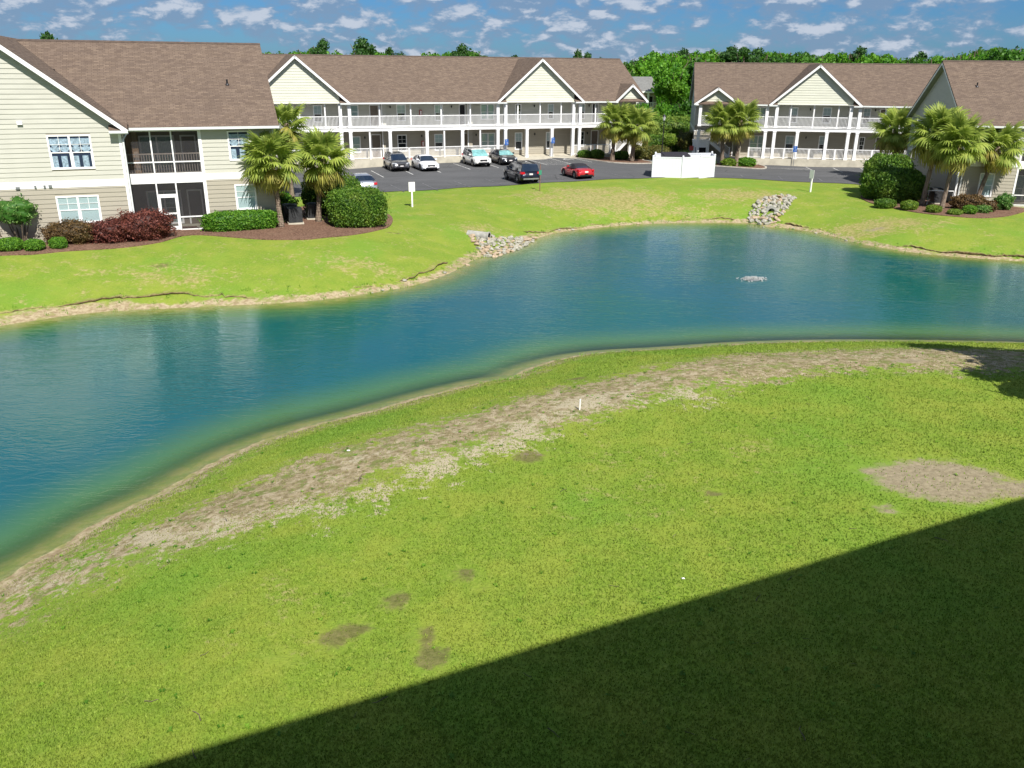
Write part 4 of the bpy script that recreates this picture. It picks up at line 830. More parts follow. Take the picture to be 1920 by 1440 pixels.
# ============================================================ gallery buildings across the parking lot
def gallery_building(f,cfg,label):
    zs=cfg['slab']; R=empty('apartment_building',(f[0],f[1],0),f[4],label,'building')
    L,Rr=cfg['ends']; zr=cfg['ridge']; ze=cfg['eave']; vw=1.75; fb=3.22; ft=3.60; bw=Basis(0,vw); VB=14.4
    hl=[];hu=[]
    for (a0,a1,z0,z1,un,fill,gr) in cfg['win']: (hl if z0<3 else hu).append((a0,a1,z0,z1))
    for (a0,a1,z0,z1,mt) in cfg['doors']: (hl if z0<3 else hu).append((a0,a1,z0,z1))
    backing(R,bw,L+.35,Rr-.35,zs-.4,5.95)
    siding(R,bw,zs,fb,lambda z:(L+.35,Rr-.35),hl,M['tan'],.2); siding(R,bw,ft,5.93,lambda z:(L+.35,Rr-.35),hu,M['cream'],.2)
    for w in cfg['win']: window(R,bw,*w)
    for (a0,a1,z0,z1,mt) in cfg['doors']: door(R,bw,a0,a1,z0,z1,mt)
    for a,z in cfg['lant']: lantern(R,bw,a,z)
    for a,z in cfg['ext']: mb=MB(); bw.box(mb,a-.13,a+.13,.02,.2,z-.3,z+.3); o=mb.build('extinguisher_box',M['red_paint'],R); mb=MB(); bw.box(mb,a-.07,a+.07,.2,.21,z-.2,z+.2); mb.build('box_window',M['white'],o)
    # recessed closets seen as upright boxes against the wall
    for a0,a1 in cfg['closet']:
        for z0,z1 in ((zs,fb),(ft,5.93)):
            mb=MB(); mb.box(a0,a1,vw-.55,vw-.03,z0,z1); mb.build('storage_closet',M['tan' if z0<3 else 'cream'],R); mb=MB(); mb.box(a0-.05,a0+.04,vw-.6,vw-.5,z0,z1); mb.build('corner_board',M['white'],R)
    mb=MB()
    for a0,a1,z in cfg['slabs']: mb.box(a0,a1,-.32,vw,-1.0,z)
    mb.build('ground_slab',M['concrete'],R)
    if cfg.get('apron'):
        a0,a1,zt_,zb_=cfg['apron']; mb=MB(); mb.hexa([(a0,-1.9,-.9),(a1,-1.9,-.9),(a1,vw,-.9),(a0,vw,-.9),(a0,-1.9,zb_),(a1,-1.9,zb_),(a1,vw,zt_),(a0,vw,zt_)]); mb.build('entrance_apron',M['concrete'],R)
    mb=MB(); a0,a1=cfg['gal']; mb.box(a0,a1,-.16,-.10,fb,ft); mb.box(a0,a1,-.10,vw,fb+.02,ft-.02); mb.box(a0,a1,-.22,-.16,ft-.06,ft); mb.build('gallery_floor',M['white'],R)
    mb=MB(); mb.box(L+.1,Rr-.1,-.38,vw,5.93,5.97); mb.build('gallery_ceiling',M['soffit'],R)
    for u in cfg['big_up']: col(R,u,0,ft,5.93,.32)
    for u,zb in cfg['big_lo']: col(R,u,0,zb,fb,.32)
    for u in cfg['thin_up']: col(R,u,0,ft,5.93,.13,'post')
    for u,zt_ in cfg['thin_lo']: col(R,u,0,zs,zt_,.17 if zt_<3 else .15,'post')
    us=sorted(cfg['big_up']+cfg['thin_up']+cfg.get('rail_up_ends',[]))
    for a,b in zip(us[:-1],us[1:]): rail(R,(a+.08,0),(b-.08,0),3.68,4.72)
    for lo,hi,z in cfg['rail_lo']:
        stops=[x for x in sorted([lo,hi]+[u for u,_ in cfg['big_lo']]+[u for u,_ in cfg['thin_lo']]) if lo<=x<=hi]
        for a,b in zip(stops[:-1],stops[1:]): rail(R,(a+.1,0),(b-.1,0),z+.08,z+1.1)
    main_roof(R,L,Rr,-.42,7.,VB,ze,zr,gut=cfg['gut'],bays=[(g[4],g[5]) for g in cfg['gab'] if g[1]>4])
    for uc,half,zg,za,wl,wr in cfg['gab']:
        k=(za-zg)/half; cross_gable(R,uc,half,zg+.03,za,-.45,(za-ze)/((zr-ze)/7.42)-.42-.05,returns=[(-1,wl-(uc-half)),(1,uc+half-wr)])
        g=Basis(0,.0); zz=5.90
        ec=zg+k*(wl-(uc-half))-.16; apex=ec+(wr-wl)/2*k; backing(R,g,wl,wr,zz,ec,zt=apex,am=(wl+wr)/2,mat='pale')
        siding(R,g,zz,apex-.05,gspan(wl,wr,ec,k),[],M['pale'],.25)
    # end walls
    for (ue,dr) in ((L+.35,-1),(Rr-.35,1)):
        b=Basis(ue,14,0,-1) if dr<0 else Basis(ue,0,0,1)
        a0=0; backing(R,b,0 if dr<0 else vw,14-vw if dr<0 else 14,zs-.5,5.95); sp=(0,14-vw) if dr<0 else (vw,14)
        siding(R,b,zs-.4,2.95,lambda z:sp,[],M['tan'],.2); siding(R,b,3.3,5.95,lambda z:sp,[],M['cream'],.2)
        backing(R,b,0,14,5.95,5.97,zt=zr-.25,am=7,mat='cream'); siding(R,b,5.97,zr-.3,gspan(0,14,5.97,(zr-ze)/7.42),[],M['cream'],.2)
        mb=MB(); b.box(mb,sp[0],sp[1],0,.04,2.95,3.3); mb.build('band_board',M['white'],R)
        if dr<0: window(R,b,10.2,10.9,4.1,5.4,1,'blind',False)
    backing(R,Basis(Rr-.35,14,-1,0),0,Rr-L-.7,zs-.5,5.95)
    return R
def stairs(R,land,foot,top,z0,z2,zland):
    # landing block at one end, a lower flight in front and an upper flight behind it
    la,lb=land; sg=1 if foot>lb else -1; e=lb if sg>0 else la
    mb=MB(); mb.box(la,lb,-.1,1.65,zland-.25,zland); mb.box(la,la+.32,-.1,.2,z0-.8,zland-.25); mb.box(lb-.32,lb,-.1,.2,z0-.8,zland-.25); mb.box(la+.32,lb-.32,-.08,-.04,zland-.75,zland-.25); LD=mb.build('stair_landing',M['white'],R)
    mb=MB(); mb.box(la+.32,lb-.32,.25,.3,z0-.5,zland-.75); mb.build('store_door',M['dark'],LD)
    rail(R,(la+.05,-.02),(lb-.05,-.02),zland+.05,zland+1.05)
    n=9; st=MB()
    for i in range(n):
        t=i/n; x0=foot+(e-foot)*t; x1=foot+(e-foot)*(i+1)/n; z=z0+(zland-z0)*(i+1)/n; st.box(min(x0,x1),max(x0,x1),.0,.75,z-.05,z)
    for i in range(n):
        x0=e+(top-e)*i/n; x1=e+(top-e)*(i+1)/n; z=zland+(z2-zland)*(i+1)/n; st.box(min(x0,x1),max(x0,x1),.85,1.6,z-.05,z)
    FL=st.build('stair_treads',M['concrete'],R)
    mb=MB(); mb.bar((foot,-.04,z0),(e,-.04,zland-.1),.05,.30); mb.bar((foot,.78,z0),(e,.78,zland-.1),.05,.30); mb.bar((e,.84,zland),(top,.84,z2-.1),.05,.30); mb.build('stringer',M['white'],R)
    rail(R,(foot,-.04),(e,-.04),z0+.12,z0+1.0,rise=zland-z0); rail(R,(e,.80),(top,.80),zland+.12,zland+1.0,rise=z2-zland)
    mb=MB(); mb.box(foot-.06,foot+.06,-.1,.02,z0-.4,z0+1.1); mb.build('newel_post',M['white'],R)
cfgB=dict(slab=.45,ends=(-12.,33.6),ridge=10.54,eave=6.02,
 win=[(-.1,1.0,4.4,5.72,1,'vblind',False),(4.98,5.98,4.05,5.74,1,'half',True),(9.08,10.02,4.05,5.72,1,'half',True),(14.25,15.85,4.1,5.74,2,'vblind',False),(18.28,18.98,4.05,5.72,1,'dark',True),(22.15,22.9,4.05,5.72,1,'half',True),(26.1,26.75,4.05,5.7,1,'half',True),(-3.6,-2.7,4.05,5.72,1,'half',True),(-6.6,-5.7,4.05,5.72,1,'blind',True),
      (-.1,1.05,.98,2.62,1,'vblind',False),(4.95,5.98,.98,2.7,1,'dark',True),(9.0,10.0,.98,2.7,1,'half',True),(14.28,15.92,.98,2.72,2,'vblind',False),(18.25,19.15,.85,2.70,1,'half',True),(22.0,22.7,.85,2.70,1,'half',True),(26.0,26.78,.98,2.7,1,'dark',True),(-3.6,-2.7,1.,2.7,1,'half',True),(-6.6,-5.7,1.,2.7,1,'half',True)],
 doors=[(2.12,3.12,3.6,5.74,'brown_door'),(11.8,12.55,3.6,5.74,'dark'),(27.6,28.4,3.6,5.72,'dark'),(2.15,3.2,.45,2.8,'brown_door'),(12.2,13.0,.45,2.78,'brown_door'),(27.6,28.55,.45,2.8,'brown_door'),(-8.5,-7.5,3.6,5.72,'brown_door')],
 lant=[(4.3,5.5),(10.95,5.5),(20.5,5.5),(27.2,5.5),(1.5,2.5),(7.6,2.55),(13.7,2.55),(20.6,2.5),(27.1,2.5)],ext=[(7.55,4.9),(7.7,1.75)],closet=[(3.3,3.75),(12.65,13.15)],
 slabs=[(-12.4,16.75,.45),(24.4,33.6,.28)],apron=(16.75,24.4,.30,.12),gal=(-11.8,29.6),
 big_up=[-10.3,-9.3,-1.2,-.28,15.6,16.48,24.5,25.3],big_lo=[(-10.3,.45),(-9.3,.45),(-1.2,.45),(-.28,.45),(3.78,.45),(7.7,.45),(11.6,.45),(15.6,.45),(16.48,.2),(18.98,.1),(21.95,.1),(24.5,.2),(25.3,.28),(29.35,.28),(33.1,.28)],
 thin_up=[-7.8,-5.2,-2.7,2.8,6.05,9.3,12.5,17.9,20.5,23.0,27.2],rail_up_ends=[29.5],thin_lo=[(1.68,3.22),(5.75,1.52),(9.6,3.22),(13.6,3.22),(-3.9,1.52),(-6.6,1.52),(27.3,1.4)],
 rail_lo=[(-9.3,-1.2,.45),(-1.2,-.28,.45),(-.28,16.48,.45),(24.5,29.35,.28)],gut=[(-.2,15.4),(25.6,29.5),(-12,-10.4)],
 gab=[(-5.3,5.1,6.05,10.42,-9.3,-1.2),(20.53,5.12,6.05,10.40,16.48,24.55),(31.52,2.05,6.05,7.85,29.75,33.3)])
RB=gallery_building(FB,cfgB,'long apartment building with white galleries and large gables, behind the parked cars')
stairs(RB,(31.6,33.3),29.9,29.9,.3,3.6,2.0)
cfgC=dict(slab=.35,ends=(-7.1,24.),ridge=10.15,eave=5.95,
 win=[(-.75,1.05,4.1,5.6,2,'vblind',False),(3.2,4.15,4.0,5.62,1,'half',True),(6.72,7.65,4.0,5.65,1,'half',True),(10.9,11.7,4.0,5.65,1,'half',True),(-.68,1.15,.95,2.62,2,'vblind',False),(3.15,4.12,.95,2.66,1,'half',True),(6.7,7.45,.95,2.7,1,'half',True),(10.9,11.5,.95,2.66,1,'dark',True)],
 doors=[(-3.4,-2.4,.35,2.7,'brown_door'),(-3.4,-2.4,3.6,5.6,'brown_door'),(12.6,13.5,.35,2.7,'brown_door'),(12.6,13.5,3.6,5.6,'brown_door')],lant=[(5.4,5.45),(-1.6,2.4),(5.3,2.5),(12.1,5.45)],ext=[],closet=[(-2.0,-1.6),(14,14.4)],
 slabs=[(-7.4,24.2,.35)],gal=(-2.4,24),
 big_up=[-6.35,.68,1.68,9.28,10.2],big_lo=[(.72,.35),(1.68,.35),(4.08,.35),(7.12,.35),(9.32,.35),(10.22,.35),(13.8,.35),(17.4,.35),(-6.35,.35)],thin_up=[3.15,5.52,8.02,12.8,15.8],rail_up_ends=[-2.3,18],
 thin_lo=[(-.84,1.5),(2.9,1.45),(5.5,1.45),(8.2,1.45),(12.0,1.45),(15.6,1.45)],rail_lo=[(-.84,17.4,.35)],gut=[(-2.2,.6),(10.3,24),(-7.1,-6.9)],
 gab=[(5.52,4.75,5.98,10.02,1.64,9.4),(-4.65,2.42,5.98,7.66,-6.6,-2.75)])
cfgC['rail_up_ends']=[-2.3,18]
RC=gallery_building(FC,cfgC,'gallery apartment building behind the white vinyl enclosure, its left end wall in shade')
stairs(RC,(-6.9,-5.1),-2.9,-2.9,.35,3.6,2.1)
# apartment block the photograph was taken from: it throws the shadow over the lawn
def own_building():
    a=math.radians(25.6); d=.72; o=(-math.sin(a)*d,math.cos(a)*d); R=empty('apartment_building',(o[0],o[1],0),a,'cream apartment block behind the viewpoint whose roof shades the lawn','building')
    for a0,z0,z1,mt in ((0,-.2,3.0,'tan'),(0,3.0,9.9,'cream')):
        mb=MB(); mb.box(-38,34,-16,-1.9,z0,z1); mb.build('wall',M[mt],R)
    slab('roof',[(-38.6,0,10.72),(34.6,0,10.72),(34.6,-9,15.4),(-38.6,-9,15.4)],(1,0,0),R,.2); slab('roof',[(-38.6,-9,15.4),(34.6,-9,15.4),(34.6,-17,10.9),(-38.6,-17,10.9)],(1,0,0),R,.2)
    mb=MB(); mb.box(-38.6,34.6,-.02,.10,10.55,10.72); mb.build('gutter',M['gutter'],R)
    mb=MB(); mb.box(-38,34,-2,-.06,10.2,10.3); mb.build('gallery_ceiling',M['soffit'],R)
    bb=Basis(0,-1.88,-1,0)
    for k in range(-9,9):
        for z in (.9,4.0,7.2): window(R,bb,k*4.,k*4.+1.4,z,z+1.5,1,'blind',False)
own_building()
# distant pavilion building seen between the two gallery buildings
def far_house():
    R=empty('far_building',(19.3,146,1.5),math.radians(-6),'small distant grey roofed building with white balcony posts between the trees','building')
    mb=MB(); mb.box(-12,5,0,9,-3,4.6); mb.build('wall',M['tan'],R); slab('roof',[(-13,-1.6,4.6),(6,-1.6,4.6),(6,4.5,6.8),(-13,4.5,6.8)],(1,0,0),R,.25,[M['grey_roof'],M['white'],M['white']]); slab('roof',[(-13,4.5,6.8),(6,4.5,6.8),(6,10,4.7),(-13,10,4.7)],(1,0,0),R,.25,[M['grey_roof'],M['white'],M['white']])
    mb=MB(); mb.box(-12.5,5.5,-1.5,0,1.4,1.9); mb.build('balcony_floor',M['white'],R)
    for k in range(9): x=-12+k*2.1; col(R,x,-1.3,-2.8,4.5,.3,'post',False)
    rail(R,(-12,-1.4),(5,-1.4),1.95,2.9,.25,bw=.07)
    for k in range(4): mb=MB(); mb.box(-10+k*4,-8.4+k*4,-.05,-.01,2.2,3.9); w=mb.build('window',M['white'],R); mb=MB(); mb.box(-9.9+k*4,-8.5+k*4,-.08,-.06,2.3,3.8); mb.build('pane',M['dark'],w)
M['grey_roof']=simple('grey_roof',(.17,.17,.165),.9,var=.15)
far_house()
# ------------------------------------------------------------ cars (x forward, z up, origin on the ground under the middle)
def wheel_meshes():
    t=MB(); t.lathe([(.20,-.10),(.30,-.11),(.335,-.09),(.345,0),(.335,.09),(.30,.11),(.20,.10)],axis='y',n=22); tm=t.mesh('tyre',M['tyre'],True)
    r=MB(); r.lathe([(.205,-.095),(.20,-.06),(.19,.07),(.215,.10)],axis='y',n=22); r.lathe([(.0,-.06),(.05,-.065),(.05,-.05)],axis='y',n=10)
    for k in range(7):
        a=2*math.pi*k/7; p=Vector((math.cos(a),0,math.sin(a))); r.bar(p*.03+Vector((0,-.07,0)),p*.20+Vector((0,-.085,0)),.055,.02,upv=(0,1,0))
    r.lathe([(.0,-.02),(.19,-.02)],axis='y',n=18,mi=1); rm=r.mesh('rim',[M['rim'],M['dark_metal']],False); return tm,rm
TYRE,RIM=wheel_meshes()
def car(name,label,u,v,head,L,Wd,H,kind,paint,f=FB,front_glass='car_glass'):
    x,y=fw_(f,u,v); z=TZ(x,y)+.015; rz=f[4]+(math.pi/2 if head>0 else -math.pi/2)
    R=empty(name,(x,y,z),rz,label,'car','cars parked in the lot'); P=paint; w=Wd/2
    wb=L*.29; wr=.33 if kind!='suv' else .36; sc=wr/.345
    if kind=='suv': zt=[(-.5,.62),(-.49,.98),(-.44,1.05),(0,1.03),(.2,1.03),(.30,1.05),(.43,.93),(.48,.80),(.5,.52)]; g=[(-.478,1.06),(-.445,1.40),(-.40,1.60),(-.32,1.0),( -.15,1.0),(0,1.0),(.08,1.0),(.28,1.06)]
    if kind=='suv': roof=[(-.478,1.05),(-.43,H-.13),(-.38,H-.03),(-.15,H),(.05,H-.03),(.12,H-.10),(.29,1.045)]; ws,rs=.115,-.40; zb=.30
    elif kind=='sedan': zt=[(-.5,.55),(-.49,.88),(-.46,.98),(-.33,1.02),(-.1,.96),(.15,.94),(.23,.95),(.40,.82),(.47,.70),(.5,.48)]; roof=[(-.37,1.01),(-.22,H-.10),(-.12,H-.01),(0,H),(.06,H-.03),(.10,H-.09),(.245,.945)]; ws,rs=.09,-.22; zb=.22
    else: zt=[(-.5,.50),(-.49,.78),(-.45,.86),(-.30,.92),(-.1,.84),(.1,.84),(.20,.87),(.38,.80),(.46,.66),(.5,.42)]; roof=[(-.30,.91),(-.24,1.06),(-.15,H-.02),(-.05,H),(.03,H-.03),(.07,H-.07),(.17,.87)]; ws,rs=.055,-.25; zb=.20
    ty=[t[0]*L for t in zt]; tz_=[t[1] for t in zt]
    hwx=[-.5,-.48,-.44,-.30,0,.3,.43,.475,.5]; hwy=[.80,.93,.98,1,1,.995,.96,.90,.70]
    xs=sorted(set([round(q,3) for q in np.linspace(-L/2,L/2,46)]+[round(s*wb+d*wr*1.14,3) for s in (-1,1) for d in (-1,-.8,-.5,0,.5,.8,1)]))
    rows=[]
    for X_ in xs:
        hw=float(np.interp(X_/L,hwx,hwy))*w; top=float(np.interp(X_,ty,tz_)); bot=zb+(.10 if abs(X_)>L*.47 else 0); arch=0
        for s in (-1,1):
            d=abs(X_-s*wb); r=wr*1.15
            if d<r: arch=max(arch,math.sqrt(r*r-d*d)+wr*.96)
        b2=max(bot,arch); sh=max(b2+.02,min(top-.14,top*.84)); mid=max(b2+.01,(b2+sh)/2)
        rows.append([(0,top),(hw*.55,top-.005),(hw*.86,top-.05),(hw*.955,max(sh,b2+.015)),(hw,mid),(hw*.985,b2),(hw*.72,b2),(hw*.7,bot)])
    mb=MB(); 
    for sg in (1,-1):
        base=len(mb.v); k=len(rows[0])
        for X_,r in zip(xs,rows): mb.v+=[(X_,sg*a,b) for a,b in r]
        for i in range(len(xs)-1):
            for j in range(k-1): mb.f.append((base+i*k+j,base+(i+1)*k+j,base+(i+1)*k+j+1,base+i*k+j+1)); mb.m.append(1 if j>=5 else 0)
        for i in (0,len(xs)-1): mb.f.append(tuple(base+i*k+j for j in range(k))+()); mb.m.append(0)
        
    mb.box(-L*.47,L*.47,-w*.70,w*.70,zb,zb+.05,1)
    body=mb.build('body',[P,M['tyre']],R); 
    for p in body.data.polygons: p.use_smooth=abs(p.normal.x)<.98 and p.material_index==0
    # greenhouse
    gx_=np.array([r[0]*L for r in roof]); gz=np.array([r[1] for r in roof]); X2=sorted(set([round(q,3) for q in np.linspace(gx_[0],gx_[-1],26)]+[round(ws*L,3),round(rs*L,3)]+[round(q,3) for q in gx_])); rows=[]
    tw=.70 if kind=='suv' else .66
    for X_ in X2:
        zr_=float(np.interp(X_,gx_,gz)); belt=float(np.interp(X_,ty,tz_))-.02; hw=float(np.interp(X_/L,hwx,hwy))*w; q=min(1,max(0,(zr_-belt)/(H-1.0))); a=hw*.90; b=hw*(.90-(.90-tw)*q)
        z1=belt+(zr_-belt)*.84; rows.append([(0,zr_),(b*.75,zr_-.008),(b,zr_-.045*q),(b+(a-b)*.14,z1),(a,belt)])
    parts={}
    def addf(key,pts):
        parts.setdefault(key,MB()).poly(pts)
    soft=kind=='roadster'; cuts=[rs*L, (rs+ws)*.5*L-.05, ws*L+.02]
    for sg in (1,-1):
        for i in range(len(X2)-1):
            xm=(X2[i]+X2[i+1])/2
            for j in range(4):
                q=[(X2[i],sg*rows[i][j][0],rows[i][j][1]),(X2[i+1],sg*rows[i+1][j][0],rows[i+1][j][1]),(X2[i+1],sg*rows[i+1][j+1][0],rows[i+1][j+1][1]),(X2[i],sg*rows[i][j+1][0],rows[i][j+1][1])]
                if j<3:
                    key='windshield' if xm>ws*L else ('rear_window' if xm<rs*L and j<2 else 'roof')
                    if key=='windshield' and j==2: key='roof'
                    if soft and key=='rear_window' and not(j==0): key='roof'
                else:
                    lo=X2[0]+.22*( kind!='suv')+.06; hi=gx_[-1]-.30; pil=any(abs(xm-c)<.07 for c in cuts[1:2])
                    key='side_window.%d%d'%(sg>0,xm>cuts[1]) if lo<xm<hi and not pil else 'roof'
                    if soft and xm<-.06*L: key='roof'
                addf(key,q)
    for key,m_ in parts.items():
        nm=key.split('.')[0]; mat=M['car_glass']
        if nm=='roof': mat=M['soft_top'] if soft else P
        if nm=='windshield': mat=M[front_glass]
        o=m_.build('soft_top' if soft and nm=='roof' else nm,mat,R); 
        if nm=='roof': bpy.context.view_layer
    # wheels
    for sx in (-1,1):
        for sy in (-1,1):
            e=bpy.data.objects.new('wheel',TYRE); COL.objects.link(e); e.parent=R; e.location=(sx*wb,sy*(w-.115),wr*.985); e.scale=(sc,1.05,sc); e.rotation_euler=(0,0,0 if sy<0 else math.pi)
            r=bpy.data.objects.new('rim',RIM); COL.objects.link(r); r.parent=e
    zl={'suv':.80,'sedan':.68,'roadster':.62}[kind]
    for sy in (-1,1):
        m_=MB(); x0=L*.5-.30; m_.hexa([(x0+.02,sy*w*.93,zl-.09),(x0+.27,sy*w*.55,zl-.12),(x0+.30,sy*w*.5,zl-.02),(x0+.0,sy*w*.95,zl+.0),(x0-.02,sy*w*.92,zl+.06),(x0+.22,sy*w*.55,zl+.03),(x0+.22,sy*w*.5,zl+.04),(x0-.05,sy*w*.9,zl+.07)]); m_.build('headlight',M['headlight'],R)
        m_=MB(); xr=-L*.5+.26; zt_=zl+.16; m_.hexa([(xr,sy*w*.99,zt_-.10),(xr-.22,sy*w*.90,zt_-.12),(xr-.27,sy*w*.58,zt_-.10),(xr-.10,sy*w*.6,zt_-.12),(xr,sy*w*.97,zt_+.09),(xr-.21,sy*w*.88,zt_+.06),(xr-.25,sy*w*.60,zt_+.05),(xr-.08,sy*w*.6,zt_+.07)]); m_.build('tail_light',M['tail'],R)
        m_=MB(); m_.hexa([(gx_[-1]-.62,sy*w*.9,zl+.30),(gx_[-1]-.46,sy*w*.9,zl+.30),(gx_[-1]-.48,sy*w*1.14,zl+.31),(gx_[-1]-.60,sy*w*1.14,zl+.31),(gx_[-1]-.62,sy*w*.9,zl+.42),(gx_[-1]-.50,sy*w*.9,zl+.42),(gx_[-1]-.50,sy*w*1.12,zl+.46),(gx_[-1]-.60,sy*w*1.12,zl+.46)]); m_.build('mirror',P,R)
    m_=MB(); m_.box(L*.478,L*.498,-w*.40,w*.40,zl-.20,zl-.02); m_.build('grille',M['dark_metal'],R)
    m_=MB(); m_.box(L*.485,L*.5+.012,-w*.34,w*.34,zl-.10,zl-.075); m_.build('grille_bar',M['chrome'],R)
    m_=MB(); m_.box(L*.476,L*.504,-w*.62,w*.62,zb+.10,zb+.22); m_.build('bumper_intake',M['dark_metal'],R)
    m_=MB(); m_.box(L*.5-.01,L*.5+.02,-.16,.16,zb+.22,zb+.32); m_.build('licence_plate',M['plate'],R)
    m_=MB(); m_.box(-L*.5-.02,-L*.5+.06,-.16,.16,zl-.04,zl+.09); m_.build('licence_plate',M['plate'],R)
    m_=MB(); m_.box(-L*.505,-L*.47,-w*.74,w*.74,zb+.08,zb+.20); m_.build('bumper_trim',M['grey_metal'] if name=='parked_suv' and head>0 else M['dark_metal'],R)
    for sy in (-1,1):
        for xx in (-.02*L,.12*L): m_=MB(); m_.box(xx-.5,xx-.38,sy*w*1.0-.012,sy*w*1.0+.012,zl+.10,zl+.13); m_.build('door_handle',M['chrome'],R)
        m_=MB(); 
        for xx in ((rs+ws)*.5*L-.05,ws*L+.35): m_.box(xx-.006,xx+.006,sy*w*1.003-.004,sy*w*1.003+.004,zb+.16,zl+.14)
        m_.build('door_seam',M['dark_metal'],R)
    if kind=='suv':
        for sy in (-1,1): m_=MB(); m_.bar((-.34*L,sy*w*.60,H-.0),(.04*L,sy*w*.60,H+.02),.04,.05); m_.build('roof_rack',M['dark_metal'] if head>0 else M['grey_metal'],R)
    return R
P_grey=carpaint('grey_paint',(.10,.10,.105),.6); P_white=carpaint('white_paint',(.72,.73,.76),0.); P_white2=carpaint('pearl_paint',(.66,.66,.64),.1)
P_char=carpaint('charcoal_paint',(.035,.036,.042),.6); P_navy=carpaint('navy_paint',(.008,.010,.022),.5); P_red=carpaint('red_paint_car',(.42,.012,.018),.2); P_silver=carpaint('silver_paint',(.42,.44,.50),.6)
car('parked_suv','grey compact suv parked nose out by the white railing, leftmost of the far row',3.5,-3.6,-1,4.6,1.85,1.66,'suv',P_grey)
car('parked_sedan','white sedan with dark windshield parked beside the grey suv',6.25,-4.4,-1,4.8,1.85,1.44,'sedan',P_white)
car('parked_suv','white suv with a pale sunshade, parked beside the charcoal sedan',12.0,-3.5,-1,4.7,1.9,1.72,'suv',P_white2,front_glass='car_glass_light')
car('parked_sedan','charcoal sedan with greenish windshield parked under the wheelchair sign',15.0,-3.3,-1,4.7,1.8,1.42,'sedan',P_char,front_glass='car_glass_light')
car('parked_suv','dark navy suv seen from behind at the grass edge',11.45,-17.6,1,4.7,1.93,1.70,'suv',P_navy)
car('parked_convertible','small red convertible with its black soft top up',17.1,-17.2,1,4.0,1.72,1.24,'roadster',P_red)
car('parked_sedan','silver sedan half hidden behind the round clipped hedge',-2.7,-17.0,1,4.8,1.85,1.44,'sedan',P_silver)
# ------------------------------------------------------------ palms
def frond_mesh(name,mat,seed,droop=.5,n=26,R_=.95,pet=.85):
    r=random.Random(seed); V=[];F=[];rnd=[]
    def quad(a,b,c,d,k): i=len(V); V.extend([a,b,c,d]); F.append((i,i+1,i+2,i+3)); rnd.append(k)
    pz=lambda x:-.10*x*x
    for k in range(3):
        x0=pet*k/3;x1=pet*(k+1)/3; w=.03-.006*k; quad((x0,-w,pz(x0)),(x1,-w*.8,pz(x1)),(x1,w*.8,pz(x1)),(x0,w,pz(x0)),.3)
    cz=pz(pet)
    for i in range(n):
        t=-1+2*i/(n-1); a=t*math.radians(148)+r.uniform(-.04,.04); l=R_*(1-.30*abs(t)**1.6)*r.uniform(.88,1.06); kk=r.random(); ox=pet+.30*(1-abs(t)); fold=.05*(1 if i%2 else -1)
        pts=[]
        for s in (0,.33,.68,1.):
            d=l*s; dr=droop*(s**2.2)*l*(.55+.6*abs(t)); cx,cy=ox+math.cos(a)*d*(1-.12*s),math.sin(a)*d*(1-.22*s); pts.append((cx,cy,cz-.08*ox*s-dr+fold*s*.5))
        ws_=[.022,.060,.044,.006]
        nx_,ny_=-math.sin(a),math.cos(a)
        for s in range(3):
            p,q=pts[s],pts[s+1]; w0,w1=ws_[s],ws_[s+1]; quad((p[0]-nx_*w0,p[1]-ny_*w0,p[2]),(q[0]-nx_*w1,q[1]-ny_*w1,q[2]),(q[0]+nx_*w1,q[1]+ny_*w1,q[2]+.012),(p[0]+nx_*w0,p[1]+ny_*w0,p[2]+.012),kk)
    return np_mesh(name,np.array(V),np.array(F),mat,rnd=rnd)
FY=[frond_mesh('frond',M['frond'],i,.22+.14*i) for i in range(4)]; FO=[frond_mesh('frond',M['frond_old'],10+i,.75+.25*i,R_=.85) for i in range(3)]
def palm(x,y,zc,lat,scale,label,seed,n=44,group='cabbage palms',zbase=None,dark=False,tr=.17):
    z0=TZ(x,y) if zbase is None else zbase; R=empty('palm_tree',(x,y,z0),0,label,'palm tree',group); r=random.Random(seed); h=zc-z0-.25
    pts=[];rad=[]; m=14
    for i in range(m):
        t=i/(m-1); pts.append((lat*t**1.3,.05*math.sin(t*4+seed),h*t-.1*(1-t))); rad.append(tr*(1.32-.42*min(1,t*4)+ (.22 if t>.72 else 0)*(t-.72)/.28)+r.uniform(-.012,.012))
    mb=MB(); mb.tube(pts,rad,12); T_=mb.build('trunk',M['palm_trunk'],R,smooth=True)
    mb=MB()
    for k in range(34):   # old leaf bases on the upper trunk
        t=.60+.40*k/34; a=k*2.4; c=Vector((lat*t**1.3,0,h*t)); d=Vector((math.cos(a),math.sin(a),.9)); rr=tr*1.02; mb.bar(c+Vector((math.cos(a)*rr,math.sin(a)*rr,-.05)),c+Vector((math.cos(a)*rr,math.sin(a)*rr,0))+d*.17,.09,.03)
    o=mb.build('leaf_base',M['fb'],T_); o['kind']='stuff'
    top=Vector((lat,0,h))
    for k in range(n):
        q=(k+.5)/n; el=math.radians(84-q*142+r.uniform(-9,9)); ph=k*2.39996+r.uniform(-.25,.25); old=q>.80 or (q>.6 and r.random()<.18)
        me=r.choice(FO if old else FY[:2] if q<.35 else FY[1:]); s=scale*r.uniform(.88,1.1)*(.8 if q<.1 else 1)
        o=bpy.data.objects.new('frond',me); COL.objects.link(o); o.parent=R; o.location=top+Vector((math.cos(ph)*.10,math.sin(ph)*.10,.12-.3*q)); o.rotation_euler=(r.uniform(-.35,.35),-el,ph); o.scale=(s,s,s)
palm(-14.28,51.56,4.35,-.22,1.03,'cabbage palm leaning left over the low hedge by the screened building, nearest the air conditioners',1,54)
palm(-12.55,54.1,4.15,.55,1.05,'cabbage palm between the air conditioners and the round clipped hedge',2,54)
